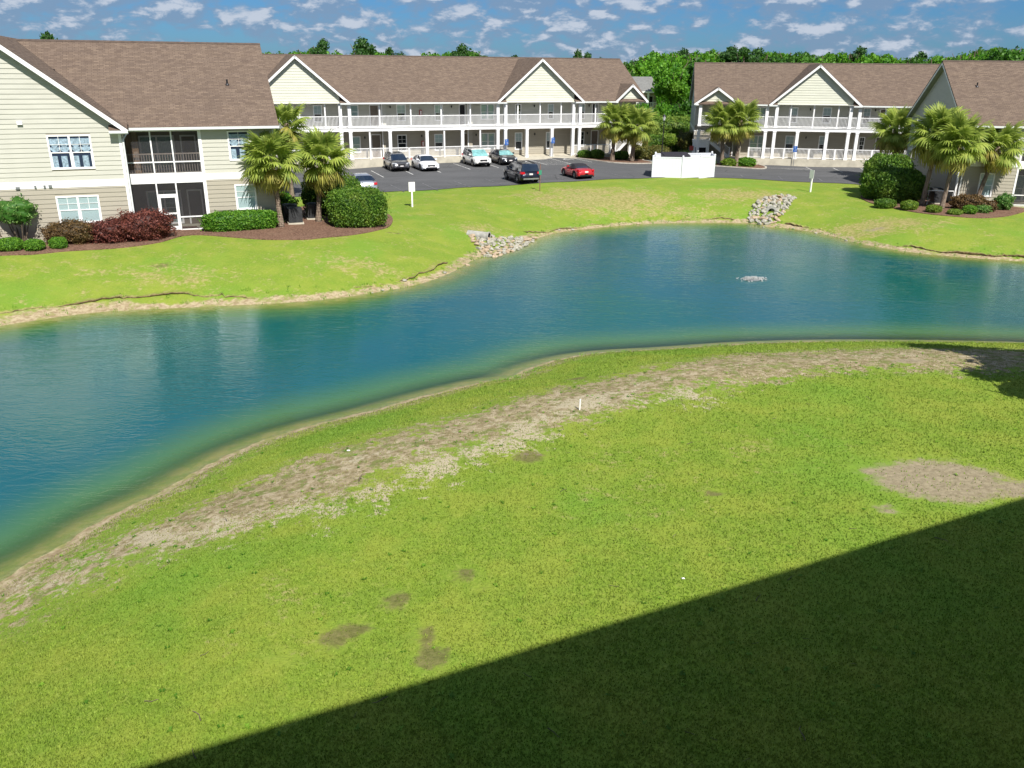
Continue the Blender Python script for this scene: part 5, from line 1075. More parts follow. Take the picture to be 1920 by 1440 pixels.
palm(-17.2,66.0,5.55,.0,.95,'cabbage palm rising behind the roof corner and the two front palms',3,36)
palm(10.7,94.0,4.45,.2,1.22,'left cabbage palm of the pair in the kerbed island by the long building',4,tr=.24)
palm(12.75,93.4,4.1,.35,1.25,'right cabbage palm of the pair in the kerbed island by the long building',5,tr=.24)
palm(22.3,92.3,4.55,-.3,1.22,'left cabbage palm of the pair by the outside stair of the shaded end building',6,tr=.22)
palm(23.7,92.0,4.75,.25,1.2,'right cabbage palm of the pair by the outside stair of the shaded end building',7,tr=.22)
palm(31.6,65.6,5.2,.35,1.26,'cabbage palm with broad crown, left of the pair before the right building',8,56)
palm(32.3,63.9,4.7,.35,1.18,'cabbage palm on pale trunk, right of the pair before the right building',9,54)
palm(36.0,66.2,4.3,1.0,1.08,'slimmer cabbage palm with reddish trunk right against the front wall of the right building',10,40)
palm(36.6,82.5,4.5,-.6,1.28,'shaded cabbage palm behind the tall clipped shrubs at the right',11,46)
# ------------------------------------------------------------ leafy masses
def shell_points(n,R3,pw,rng,depth=.22,lump=.10,zmin=-1.,seed=0):
    d=rng.normal(0,1,(n,3)); d/=np.linalg.norm(d,axis=1)[:,None]
    s=(np.abs(d)**pw).sum(1)**(-1/pw)
    lm=1+lump*(np.sin(d[:,0]*5+seed)*np.sin(d[:,1]*6+seed*2)+.6*np.sin(d[:,2]*9+d[:,0]*7+seed))
    rad=s*lm*(1-depth*rng.random(n)**1.6)
    P_=d*rad[:,None]*np.array(R3); return P_,d
def leaf_quads(P_,d,size,rng,out=.55,asp=.55):
    n=len(P_); nr=d*out+rng.normal(0,.6,(n,3)); nr/=np.linalg.norm(nr,axis=1)[:,None]
    a=np.cross(nr,rng.normal(0,1,(n,3))); a/=np.linalg.norm(a,axis=1)[:,None]; b=np.cross(nr,a); sz=size*(.65+.7*rng.random(n)); a*=sz[:,None]; b*=(sz*asp)[:,None]
    V=np.stack([P_-a,P_+b,P_+a,P_-b],1).reshape(-1,3); return V,np.arange(4*n).reshape(-1,4)
def core(R3,pw,seed,sc=.86,nu=20,nv=12,lump=.1):  # solid blob added inside foliage to block light
    V=[];F=[]
    for i in range(nv+1):
        for j in range(nu):
            th=math.pi*i/nv; ph=2*math.pi*j/nu; d=np.array([math.sin(th)*math.cos(ph),math.sin(th)*math.sin(ph),math.cos(th)]); s=(np.abs(d)**pw).sum()**(-1/pw)
            lm=1+lump*(math.sin(d[0]*5+seed)*math.sin(d[1]*6+seed*2)+.6*math.sin(d[2]*9+d[0]*7+seed)); V.append(d*s*lm*sc*np.array(R3))
    for i in range(nv):
        for j in range(nu): F.append((i*nu+j,i*nu+(j+1)%nu,(i+1)*nu+(j+1)%nu,(i+1)*nu+j))
    return np.array(V),np.array(F)
def shrub(name,label,cat,x,y,dims,mat,n,size,pw=2.6,rz=0.,lift=0.,seed=0,group=None,depth=.22,lump=.1,asp=.55,zbase=None,stems=0,spr=.06):
    rng=np.random.default_rng(seed+100); rx,ry,h=dims[0]/2,dims[1]/2,dims[2]; R3=(rx,ry,h/2)
    P_,d=shell_points(n,R3,pw,rng,depth,lump,seed=seed)
    k_=int(n*spr); P_[:k_]*=(1.02+.22*rng.random((k_,1))**2.2)*np.array([1,1,1.]) ; V1,F1=leaf_quads(P_,d,size,rng,asp=asp); V2,F2=core(R3,pw,seed,lump=lump)
    V=np.vstack([V1,V2]); F=np.vstack([F1,F2+len(V1)]); V=V+np.array([0,0,h/2*.96+lift]); V[:,2]=np.maximum(V[:,2],-.05)
    rnd=np.r_[rng.random(len(F1)),np.full(len(F2),.05)]  # added core blob fixed at the dark end of the leaf tones
    z0=TZ(x,y) if zbase is None else zbase
    if stems:
        R=empty(name,(x,y,z0),rz,label,cat,group); link('foliage',np_mesh('foliage',V,F,M[mat],rnd=rnd),R); r=random.Random(seed)
        for k in range(stems):
            a=k*6.28/stems+.3; mb=MB(); mb.tube([(math.cos(a)*.08,math.sin(a)*.08,-.1),(math.cos(a)*rx*.35,math.sin(a)*ry*.35,lift*.6),(math.cos(a)*rx*.6,math.sin(a)*ry*.6,lift+h*.35)],[.045,.035,.015],6); mb.build('stem',M['bark'],R)
        return R
    return tag(link(name,np_mesh(name,V,F,M[mat],rnd=rnd),loc=(x,y,z0),rot=(0,0,rz)),label,cat,group)
A21=math.radians(21)
shrub('clipped_hedge','big rounded clipped hedge on the lawn corner right of the two front palms','hedge',-9.95,53.6,(3.6,2.9,2.35),'leaf_hedge',15000,.062,4.2,A21,seed=1,lump=.03,depth=.14)
shrub('clipped_hedge','darker clipped hedge block behind the round hedge and the second palm','hedge',-12.3,57.8,(4.0,2.2,2.55),'leaf_hedge',9000,.075,4,A21,seed=2,lump=.04)
shrub('low_hedge','low bright green clipped hedge under the right window of the nearest building','hedge',-16.45,50.75,(4.3,1.1,1.18),'leaf_bright',9500,.06,4,A21,seed=3,lump=.05,depth=.2)
def loc_px(b,x): return b
shrub('plum_shrub','largest plum red shrub spilling in front of the screened porch door','shrub',-21.0,47.6,(3.0,2.0,1.62),'leaf_plum',14000,.05,2.3,A21,seed=4,lump=.17,depth=.4,spr=.28)
shrub('plum_shrub','plum red shrub under the lower window, left of the largest one','shrub',-22.55,47.1,(2.4,1.7,1.25),'leaf_plum',9500,.05,2.3,A21,seed=5,lump=.18,depth=.4,spr=.28)
shrub('bronze_shrub','bronze brown shrub between the plum shrubs and the young crape tree','shrub',-24.5,46.4,(2.6,1.6,1.25),'leaf_bronze',9500,.05,2.5,A21,seed=6,lump=.17,depth=.4,spr=.25)
shrub('bronze_shrub','bronze shrub cut by the left frame edge','shrub',-28.9,44.7,(2.2,1.6,1.3),'leaf_bronze',6000,.06,2.4,A21,seed=7,lump=.12,depth=.3)
shrub('box_ball','largest of the three bright boxwood balls, nearest the left edge','shrub',-26.72,44.15,(1.25,1.0,.72),'leaf_bright',5200,.04,2.5,A21,seed=8,lump=.04,group='three clipped boxwood balls')
shrub('box_ball','middle bright boxwood ball beside the largest one','shrub',-25.55,44.35,(1.0,.95,.62),'leaf_bright',4200,.04,2.5,0,seed=9,lump=.04,group='three clipped boxwood balls')
shrub('box_ball','smallest bright boxwood ball standing apart on the mulch','shrub',-24.6,45.0,(.85,.8,.62),'leaf_bright',3600,.04,2.8,0,seed=10,lump=.04,group='three clipped boxwood balls')
shrub('crape_myrtle','young crape tree with airy crown on several stems in front of the tan wall','small tree',-26.9,45.6,(2.1,2.0,1.3),'leaf_crepe',2600,.055,2.,0,1.25,seed=11,lump=.28,depth=.75,stems=6)
shrub('green_shrub','bright green shrub behind the air conditioners','shrub',-15.6,56.2,(2.2,1.6,1.5),'leaf_bright',4500,.075,2.6,A21,seed=12,lump=.15)
# shrubs of the right-hand building
shrub('clipped_hedge','rounded dark hedge dome nearest the right building, in front of the taller one','hedge',30.5,67.6,(3.9,3.4,2.65),'leaf_hedge',12000,.085,2.8,-.14,seed=20,lump=.06,depth=.2)
shrub('clipped_hedge','left lobe of the clipped hedge beside the rounded dome at the right building','hedge',29.2,68.8,(2.2,2.2,2.2),'leaf_hedge',6000,.085,2.8,.3,seed=21,lump=.06,depth=.2)
shrub('clipped_hedge','taller clipped hedge mass behind the rounded dome at the right building','hedge',31.6,72.6,(4.0,3.4,3.35),'leaf_hedge',11000,.095,2.8,-.14,seed=22,lump=.06,depth=.2)
for i,(x,y,d,lb,mt) in enumerate([(28.3,64.6,(1.6,1.2,.7),'flat dark green low shrub at the foot of the hedge dome','leaf_hedge'),(29.65,63.5,(1.25,1.1,.72),'low green boxwood left of the palm trunks','leaf_box'),(30.9,62.2,(1.1,1.0,.55),'small yellow green boxwood just left of the pale palm trunk','leaf_box'),(32.05,61.35,(1.3,1.0,.36),'flattest yellow green boxwood in front of the pale palm trunk','leaf_box'),(33.2,61.6,(1.0,.95,.66),'round bright boxwood right of the pale palm trunk','leaf_bright')]):
    shrub('box_shrub',lb,'shrub',x,y,d,mt,2800,.05,2.5,.3*i,seed=30+i,lump=.05,group='low shrubs in the right mulch bed')
shrub('red_shrub','brownish red shrub against the lower wall of the right building','shrub',34.4,64.2,(2.5,1.5,1.15),'leaf_bronze',6000,.06,2.6,-.14,seed=40,lump=.12,depth=.3)
shrub('loose_shrub','small loose shrub just right of the brownish red one','shrub',35.7,63.6,(1.1,1.0,.85),'leaf_bronze',1900,.06,2.2,0,seed=41,lump=.2,depth=.5)
shrub('loose_shrub','low pale green shrub in front of the brownish red one','shrub',34.7,62.6,(1.2,.9,.6),'leaf_crepe',1800,.055,2.2,0,seed=42,lump=.2,depth=.5)
shrub('loose_shrub','airy pale green shrub under the lower right window','shrub',37.3,64.6,(1.3,1.1,1.25),'leaf_crepe',2400,.055,2.2,0,seed=43,lump=.25,depth=.6)
# islands and garden between the buildings
for i,(x,y,d,lb,mt) in enumerate([(7.9,96.6,(1.5,1.2,.9),'left small green shrub beside the island railing','leaf_hedge'),(9.3,96.3,(1.5,1.2,1.05),'second small green shrub beside the island railing','leaf_hedge'),(11.9,95.9,(1.7,1.3,.95),'dark green shrub between the two island palms','leaf_hedge'),(14.6,97.9,(2.3,1.8,1.55),'left olive brown clipped ball at the foot of the lamp post','leaf_bronze_g'),(16.4,98.3,(2.5,1.9,1.6),'right olive brown clipped ball at the foot of the lamp post','leaf_bronze_g'),(24.9,92.5,(2.0,1.3,1.0),'green shrub right of the stair side palms','leaf_bright'),(22.9,91.9,(1.5,1.1,.85),'yellow green shrub between the stair side palms','leaf_box'),(21.1,92.6,(1.1,.9,.7),'pale green shrub left of the stair side palms','leaf_crepe')]):
    if mt=='leaf_bronze_g' and mt not in M: M[mt]=leaf_mat('olive_leaves',(.055,.07,.012),(.20,.19,.045),(.17,.12,.03),.2)
    shrub('island_shrub',lb,'shrub',x,y,d,mt,3000,.09,2.6,0,seed=50+i,lump=.08,group='shrubs planted round the parking lot')
M['leaf_longhedge']=leaf_mat('long_hedge_leaves',(.06,.13,.012),(.22,.31,.045),(.24,.30,.05),.3,.5)
shrub('long_hedge','long flat topped hedge running between the two gallery buildings','hedge',17.4,115.3,(14.0,4.6,4.1),'leaf_longhedge',19000,.12,6,-.05,seed=70,lump=.02,depth=.12)
shrub('dark_hedge','dark shaded hedge in front of the long flat topped hedge','hedge',16.6,102.0,(5.6,2.4,2.5),'leaf_hedge',7000,.11,4,-.08,seed=71,lump=.06)
shrub('globe_shrub','bright globe shaped shrub on stems beside the lamp post','shrub',17.6,98.6,(1.7,1.6,1.3),'leaf_box',3000,.085,2.3,0,1.55,seed=72,lump=.05,stems=3)
shrub('small_tree','small reddish green tree on thin stems by the shaded end wall','small tree',19.6,99.4,(2.4,2.2,1.9),'leaf_bronze_g',2600,.085,2.,0,1.2,seed=73,lump=.25,depth=.6,stems=4)
# ------------------------------------------------------------ trees
def crown_mesh(name,mat,seed,kind='round',n=3200,size=.30):
    rng=np.random.default_rng(seed); Vs=[];Fs=[];b=0; lobes=[]
    if kind=='pine':
        for k in range(8): a=rng.random()*6.28; rr=rng.uniform(.1,.62); lobes.append((math.cos(a)*rr,math.sin(a)*rr,rng.uniform(-.75,.55),rng.uniform(.30,.48),.28))
        lobes.append((0,0,.72,.34,.28))
    elif kind=='column':
        for k in range(10): t=k/9; lobes.append((rng.uniform(-.16,.16),rng.uniform(-.16,.16),-.8+1.6*t,.52*(1-.45*abs(2*t-.8)),.42))
    else:
        lobes.append((0,0,-.05,.66,.62))
        for k in range(13):
            a=rng.random()*6.28; e=rng.uniform(-.5,1.); rr=.60*math.cos(e); lobes.append((math.cos(a)*rr,math.sin(a)*rr,.58*math.sin(e)*1.05,rng.uniform(.26,.42),rng.uniform(.24,.36)))
    tot=sum(l[3]**2 for l in lobes)
    for l in lobes:
        m=int(n*l[3]**2/tot); P_,d=shell_points(m,(l[3],l[3],l[4]),2,rng,.45,.12,seed=rng.random()*6); P_=P_+np.array(l[:3]); V,F=leaf_quads(P_,d,size,rng,.35,.7); Vs.append(V);Fs.append(F+b);b+=len(V)
        V,F=core((l[3],l[3],l[4]),2,1.,.66,10,7); Vs.append(V+np.array(l[:3])); Fs.append(F+b); b+=len(V)
    F=np.vstack(Fs); return np_mesh('crown',np.vstack(Vs),F,M[mat],rnd=rng.random(len(F))*(.9))
CR={'dark':[crown_mesh('crown','leaf_tree',200+i,n=3600,size=.060) for i in range(5)],'light':[crown_mesh('crown','leaf_tree2',220+i,n=3600,size=.060) for i in range(4)],
    'pine':[crown_mesh('crown','leaf_pine',240+i,'pine',2200,.060) for i in range(4)],'column':[crown_mesh('crown','leaf_tree',260,'column',2600,.055)]}
TRUNKM=None
def trunk_mesh():
    mb=MB(); mb.tube([(0,0,-.06),(.01,0,.25),(-.01,.01,.55),(.0,0,.9)],[.034,.024,.018,.008],8)
    for a,z in ((.5,.45),(2.4,.52),(4.3,.58),(5.6,.66)): mb.tube([(0,0,z),(math.cos(a)*.12,math.sin(a)*.12,z+.13),(math.cos(a)*.2,math.sin(a)*.2,z+.26)],[.013,.009,.004],5)
    return mb.mesh('trunk',M['bark'])
TRUNKM=trunk_mesh()
def tree(x,y,h,w,kind,label,group=None,r=random,zb=-.4,low=.18,name=None):
    R=empty(name or ('pine_tree' if kind=='pine' else 'tree'),(x,y,zb),r.random()*6.28,label,'tree',group)
    t=bpy.data.objects.new('trunk',TRUNKM); COL.objects.link(t); t.parent=R; t.scale=(h*.9,h*.9,h)
    c=bpy.data.objects.new('crown',r.choice(CR[kind])); COL.objects.link(c); c.parent=R; ch=h*(1-low)/2; c.scale=(w/2,w/2,ch); c.location=(0,0,h-ch*.98)
    return R
# the line of woodland beyond the buildings: (bearing in degrees from straight ahead, top height above the horizon in milliradians)
def bear(px): return math.atan((px-960)/1677.)
ENV=[(40,28),(120,36),(480,22),(520,24),(560,26),(600,33),(640,22),(680,36),(720,26),(760,25),(800,26),(850,30),(880,31),(920,22),(960,24),(1000,20),(1040,12),(1085,22),(1120,14),(1160,18),(1200,25),(1240,30),(1280,28),(1330,31),(1380,28),(1440,31),(1500,29),(1550,26),(1600,28),(1640,28),(1680,25),(1740,24),(1780,30),(1830,34),(1880,37),(1920,34),(2010,34)]
ex=[bear(p) for p,_ in ENV]; eh=[q/1000. for _,q in ENV]
rt_=random.Random(12)
GL={'dark':'dark green woodland tree behind the roofs','light':'light green woodland tree behind the roofs','pine':'dark woodland pine behind the roofs'}
def zone(px): return 'behind the nearest roof' if px<490 else 'behind the left half of the long roof' if px<820 else 'behind the right half of the long roof' if px<1190 else 'between the gallery buildings' if px<1300 else 'behind the end building roof' if px<1740 else 'behind the far right roof'
def line_tree(px,dist,k,kind,wf=1.,label=None):
    a=bear(px); t=float(np.interp(a,ex,eh))*k; h=CAM_H+.4+dist*t; tree(math.sin(a)*dist,math.cos(a)*dist,h,h*wf*(.50 if kind=='pine' else .75)*rt_.uniform(.85,1.2),kind,label or GL[kind].replace('behind the roofs',zone(px)+(', nearer row' if dist<260 else ', rear row')),'woodland line beyond the buildings' if not label else None,rt_,low=.45 if kind=='pine' else .12)
px=430
while px<2010:
    left=px<1190
    k=rt_.uniform(.62,.86) if left else rt_.uniform(.76,.90)
    kind=rt_.choice(['dark','dark','light','light','pine'] if left else ['dark','light','light','dark','light','pine'])
    line_tree(px,rt_.uniform(190,250),k,kind,1.0); px+=rt_.uniform(15,25) if left else rt_.uniform(16,28)
px=440
while px<2000:
    line_tree(px,rt_.uniform(275,330),rt_.uniform(.62,.82),rt_.choice(['dark','light','dark']),1.3); px+=rt_.uniform(24,36)
for p,d,k,l in ((604,185,.93,'pine with a flat clumpy top left of the tallest one over the long roof'),(676,190,.93,'tallest pine rising above the middle of the long roof'),(862,200,.87,'broad pine above the long roof left of the larger gable'),(1078,215,1.05,'wide dark pine standing alone just right of the larger gable peak'),(1096,230,.95,'thin airy pine beside the wide dark one right of the larger gable peak'),(1121,240,.95,'smallest lone pine top over the right end of the long roof'),(92,150,.95,'lone tree top just over the nearest roof ridge')): line_tree(p,d,k,'pine',.9,l)
# named trees in the gap between the gallery buildings
for x,y,h,w,kd,l,lw in ((21.9,123,10.4,5.8,'light','round bright green tree in the gap between the two gallery buildings',.42),(24.6,141,12.4,6.2,'light','tall yellow green tree right above the small distant building',.1),(27,150,13.4,9,'light','tall broad tree behind the round bright one',.1),(30.2,142,12.6,9,'dark','dark tree touching the left roof end of the shaded end building',.1),(19.6,165,11.6,8,'dark','blue green tree just right of the long roof end, beyond the distant building',.1),(23,119.5,6.6,5.4,'dark','low spreading dark tree above the long hedge, beside the shaded gable',.08),(16.8,119.5,6.0,4.4,'light','small yellow green tree above the long hedge, next to the long building',.08),(20.0,119.8,6.4,4.6,'light','middle yellow green shrub tree above the long hedge',.08),(25.5,125,8.2,6,'light','green tree partly hidden by the shaded gable end',.08),(9.0,150,10.2,8,'dark','dark tree whose top shows over the right end of the long roof',.08)):
    tree(x,y,h,w,kd,l,None,rt_,low=lw)
# tree outside the frame on the right whose branches shade the near bank
tree(19.9,22.6,8.6,6.0,'pine','broad tree right of the frame whose shade falls on the near bank',None,rt_,zb=0,low=.5); tree(17.6,20.5,6.8,3.0,'pine','slim tree right of the frame whose shade touches the lawn',None,rt_,zb=0,low=.55)
# ------------------------------------------------------------ small things
def box_thing(name,parts,loc,rz,label,cat,group=None):
    R=empty(name,loc,rz,label,cat,group)
    for nm,mat,fn in parts: mb=MB(); fn(mb); mb.build(nm,M[mat],R)
    return R
for (x,y,t,lb) in ((-7.44,62.24,math.radians(-3),'white sign post on the far lawn left of the drain pipe, seen from behind'),(24.98,71.78,math.radians(-2),'leaning white sign post on the far lawn above the rock heap at the right')):
    z=TZ(x,y); R=box_thing('sign_post',[('post','white_paint',lambda m:m.box(-.055,.055,-.055,.055,-.2,1.75)),('sign_board','white_paint',lambda m:m.box(-.23,.23,-.075,-.056,1.12,1.80)),('post_cap','grey_metal',lambda m:m.box(-.065,.065,-.055,.065,1.75,1.79))],(x,y,z),math.radians(18 if x<0 else -62),lb,'sign post')
x,y=2.17,70.49; box_thing('sign_post',[('post','rust',lambda m:m.box(-.03,.03,-.02,.02,-.2,2.15)),('sign_board','green_sign',lambda m:m.box(-.12,.12,-.035,-.021,1.3,1.68))],(x,y,TZ(x,y)),math.radians(20),'thin rusty metal post with a small green plate in front of the navy suv','sign post')
def access_sign(x,y,z,rz,label,post=True,h=1.9):
    R=empty('wheelchair_sign',(x,y,z),rz,label,'sign')
    mb=MB(); mb.box(-.03,.03,-.02,.02,-.2,h); mb.build('post',M['grey_metal'],R)
    mb=MB(); mb.box(-.20,.20,-.045,-.021,h-.62,h); B_=mb.build('sign_board',M['blue_sign'],R)
    mb=MB(); c=(.02,-.05,h-.40)
    for k in range(9):
        a=math.radians(-150+k*30); b=math.radians(-150+(k+1)*30)
        if k<8: mb.bar((c[0]+.10*math.cos(a),c[1],c[2]+.10*math.sin(a)),(c[0]+.10*math.cos(b),c[1],c[2]+.10*math.sin(b)),.01,.035,upv=(0,1,0))
    mb.bar((-.03,-.05,h-.15),(-.02,-.05,h-.34),.01,.05,upv=(0,1,0)); mb.bar((-.02,-.05,h-.33),(.08,-.05,h-.33),.01,.045,upv=(0,1,0)); mb.bar((.08,-.05,h-.33),(.13,-.05,h-.50),.01,.045,upv=(0,1,0)); mb.box(-.06,0,-.052,-.046,h-.13,h-.07)
    mb.build('wheelchair_symbol',M['white_paint'],B_)
for f,u,v,lb in ((FB,16.4,-.62,'blue wheelchair parking sign above the charcoal sedan'),(FB,21.85,-.62,'blue wheelchair parking sign at the hatched bay'),(FC,3.95,-.62,'blue wheelchair parking sign before the right gallery building')):
    x,y=fw_(f,u,v); access_sign(x,y,TZ(x,y),f[4],lb,h=2.15)
x,y=fw_(FC,-7.0,-.2)
box_thing('red_sign',[('post','grey_metal',lambda m:m.box(-.03,.03,-.02,.02,-.2,1.4)),('sign_board','red_paint',lambda m:m.box(-.22,.22,-.045,-.021,1.25,1.75))],(x,y,TZ(x,y)),FC[4],'small red sign at the corner of the stair landing','sign')
# lamp post
def lamp():
    x,y=16.35,95.6; z=TZ(x,y); R=empty('lamp_post',(x,y,z),0,'dark slim lamp post with lantern head in front of the hedges','lamp post')
    mb=MB(); mb.lathe([(.0,-.1),(.15,-.1),(.15,.15),(.09,.3),(.06,.5),(.045,4.4),(.0,4.4)],n=12); mb.build('pole',M['dark_metal'],R)
    mb=MB(); mb.lathe([(.0,4.4),(.10,4.42),(.16,4.75),(.17,4.8),(.0,4.8)],n=10); mb.build('lantern',M['headlight'],R); mb=MB(); mb.lathe([(.20,4.80),(.16,4.9),(.04,5.02),(.0,5.1)],n=10); mb.build('lantern_cap',M['dark_metal'],R)
lamp()
# white vinyl enclosure with the rubbish skip inside
def enclosure():
    pts=[(12.75,78.9),(15.45,78.75),(17.2,79.35),(18.75,80.6),(19.1,83.4),(13.5,82.3)]; z=min(TZ(*p) for p in pts); R=empty('bin_enclosure',(pts[0][0],pts[0][1],z),0,'white vinyl panelled bin enclosure at the near edge of the parking lot','enclosure'); o=Vector((pts[0][0],pts[0][1],0)); n=len(pts); Hh=2.0
    for p in pts:
        q=Vector((p[0],p[1],0))-o; zz=TZ(*p)-z; mb=MB(); mb.box(q.x-.075,q.x+.075,q.y-.075,q.y+.075,zz-.1,Hh+.08); mb.hexa([(q.x-.1,q.y-.1,Hh+.08),(q.x+.1,q.y-.1,Hh+.08),(q.x+.1,q.y+.1,Hh+.08),(q.x-.1,q.y+.1,Hh+.08),(q.x-.02,q.y-.02,Hh+.16),(q.x+.02,q.y-.02,Hh+.16),(q.x+.02,q.y+.02,Hh+.16),(q.x-.02,q.y+.02,Hh+.16)]); mb.build('fence_post',M['white_fence'],R)
    for i in range(n):
        a=Vector((pts[i][0],pts[i][1],0))-o; b=Vector((pts[(i+1)%n][0],pts[(i+1)%n][1],0))-o; d=(b-a).normalized(); L=(b-a).length; a2=a+d*.08; 
        zb=.22 if i<2 else .12
        nb=max(1,int(L/.28)); w=(L-.16)/nb
        mb=MB(); mb.bar(a2+Vector((0,0,Hh-.04)),b-d*.08+Vector((0,0,Hh-.04)),.07,.10); mb.bar(a2+Vector((0,0,zb)),b-d*.08+Vector((0,0,zb)),.07,.12); P_=mb.build('fence_panel',M['white_fence'],R)
        for k in range(nb):
            s=a2+d*w*k; e=a2+d*(w*(k+1)-.008); mb=MB(); mb.bar(s+Vector((0,0,(Hh-.09+zb+.06)/2)),e+Vector((0,0,(Hh-.09+zb+.06)/2)),.03,Hh-.15-zb); mb.build('board',M['white_fence'],P_)
    R2=empty('rubbish_skip',(15.1,80.75,TZ(15.1,80.75)+.20),.08,'dark steel rubbish skip inside the white enclosure, only its lid showing','skip')
    mb=MB(); mb.hexa([(-1.1,-.7,-.32),(1.1,-.7,-.32),(1.1,.7,-.32),(-1.1,.7,-.32),(-1.2,-.8,1.6),(1.2,-.8,1.6),(1.2,.8,1.75),(-1.2,.8,1.75)]); mb.build('container',M['ac'],R2)
    mb=MB(); mb.hexa([(-1.25,-.85,1.62),(1.25,-.85,1.62),(1.25,.85,1.78),(-1.25,.85,1.78),(-1.22,-.8,1.68),(1.22,-.8,1.68),(1.22,.8,1.88),(-1.22,.8,1.88)]); mb.build('lid',M['soft_top'],R2)
enclosure()
# air conditioning units
def ac(x,y,rz,label,s=1.):
    z=TZ(x,y)+.05; R=empty('air_conditioner',(x,y,z),rz,label,'air conditioner','outdoor air conditioning units')
    mb=MB(); mb.box(-.48,.48,-.48,.48,0,.1); mb.build('pad',M['concrete'],R)
    mb=MB(); mb.box(-.40*s,.40*s,-.40*s,.40*s,.1,.98); mb.build('casing',M['ac'],R)
    mb=MB()
    for k in range(12): q=.16+k*.066; mb.box(-.41*s,.41*s,-.41*s,.41*s,q,q+.012)
    mb.build('grille',M['ac_grille'],R)
    mb=MB(); mb.lathe([(.30,.98),(.34,1.02),(.36,1.0),(.36,.97)],n=20); 
    for k in range(4): mb.lathe([(.06+.07*k,1.0),(.075+.07*k,1.008),(.07+.07*k,.995)],n=16)
    mb.build('fan_guard',M['ac_grille'],R)
ac(-13.75,53.0,A21,'air conditioner standing between the two front palms, nearest the pond',1.05); ac(-14.35,54.25,A21,'air conditioner behind the first one, beside the building corner',1.05); ac(-13.1,55.2,A21,'air conditioner farthest back in the shade of the hedge')
ac(33.6,67.4,-.14,'air conditioner in the deep shade left of the pale palm trunk at the right building'); ac(34.2,69.0,-.14,'air conditioner farther back along the shaded end wall')
x,y=33.2,66.2
R=empty('pipe_guard',(x,y,TZ(x,y)),-.14,'white pipe guard rail round the shaded air conditioners','guard rail')
mb=MB(); mb.tube([(-.9,0,0),(-.9,0,1.15),(.9,0,1.15),(.9,0,0)],[.035]*4,8); mb.build('rail',M['white'],R)
# drain pipes
def drain(x,y,z,dx,dy,dz,r,L,label,flare=False):
    R=empty('drain_pipe',(x,y,z),math.atan2(dy,dx),label,'drain pipe'); n=22; rows=[]
    mb=MB(); prof=[(r*1.0,-L),(r*1.0,-.12),(r*1.12,-.10),(r*1.12,0),(r*.86,0),(r*.84,-.5),(0,-.9)]
    mb.lathe(prof,axis='x',n=n,mi=0); o=mb.build('pipe',M['pipe'],R,smooth=False); o.rotation_euler=(0,-dz,0)
    mb=MB(); mb.lathe([(r*.85,-.04),(r*.83,-.5),(0,-.6)],axis='x',n=n); o2=mb.build('pipe_bore_shade',M['dark'],R); o2.rotation_euler=(0,-dz,0)  # near-black lining puts the hole's shade into the colour
    if flare: mb=MB(); mb.hexa([(-.5,-.62,-.4),(.05,-.62,-.4),(.05,.62,-.4),(-.5,.62,-.4),(-.5,-.55,r*.6),(-.12,-.5,r*1.45),(-.12,.5,r*1.45),(-.5,.55,r*.6)]) if 0 else mb.lathe([(r*1.1,-.5),(r*1.5,-.05),(r*1.45,0),(r*1.05,0)],axis='x',n=n); mb.build('pipe_collar',M['pipe'],R)
drain(-1.55,54.2,-.93,.93,-.35,-.03,.27,1.5,'grey concrete drain pipe sticking out of the bank over the left rock heap')
drain(20.0,65.5,-.95,-.22,-.97,-.02,.30,1.3,'round drain pipe mouth facing the pond in the rock heap at the right',True)
# rocks
def rock_mesh(seed,mat):
    r=random.Random(seed); bm=bmesh.new(); bmesh.ops.create_icosphere(bm,subdivisions=2,radius=.5); cuts=[(Vector((r.uniform(-1,1),r.uniform(-1,1),r.uniform(-1,1))).normalized(),r.uniform(.26,.40)) for _ in range(9)]
    for v in bm.verts:
        for nn,d in cuts:
            k=v.co.dot(nn)
            if k>d: v.co-=nn*(k-d)
        v.co*=r.uniform(.96,1.04)
    me=bpy.data.meshes.new('rock'); bm.to_mesh(me); bm.free(); me.materials.append(mat); return me
ROCKS=[rock_mesh(i,M['rock']) for i in range(6)]+[rock_mesh(20+i,M['rock2']) for i in range(3)]
def rocks(poly,n,label,group,smin,smax,seed,warm=.2,avoid=None,up=.0):
    r=random.Random(seed); P=np.array(poly); k=0; tries=0; used=[]
    while k<n and tries<n*60:
        tries+=1; x=r.uniform(P[:,0].min(),P[:,0].max()); y=r.uniform(P[:,1].min(),P[:,1].max())
        if not inside(np.array([x]),np.array([y]),P)[0]: continue
        s=r.uniform(smin,smax)*(1 if r.random()<.8 else 1.3)
        if avoid and math.hypot(x-avoid[0],y-avoid[1])<avoid[2]: continue
        if any(math.hypot(x-a,y-b)<.40*(s+q) for a,b,q in used): continue
        used.append((x,y,s)); w=r.random()<warm or y<(P[:,1].min()+(P[:,1].max()-P[:,1].min())*.3) and r.random()<.5
        o=bpy.data.objects.new('riprap_rock',r.choice(ROCKS[6:] if w else ROCKS[:6])); COL.objects.link(o); o.location=(x,y,max(TZ(x,y),WL-.12)+s*.16+up); o.scale=(s*r.uniform(.9,1.5),s*r.uniform(.75,1.1),s*r.uniform(.55,.85)); o.rotation_euler=(r.uniform(-.4,.4),r.uniform(-.4,.4),r.uniform(0,6.28)); tag(o,label,'rock',group); k+=1
rocks([(-2.9,54.2),(-2.6,52.9),(-1.9,51.2),(-1.2,50.9),(-.2,52.3),(.6,54.0),(1.4,56.0),(1.5,57.1),(.3,56.2),(-.8,55.3),(-1.9,54.9)],120,'pale broken rock in the heap below the grey concrete drain pipe','rocks below the left drain pipe',.26,.46,5,.3,avoid=(-2.1,54.35,.45))
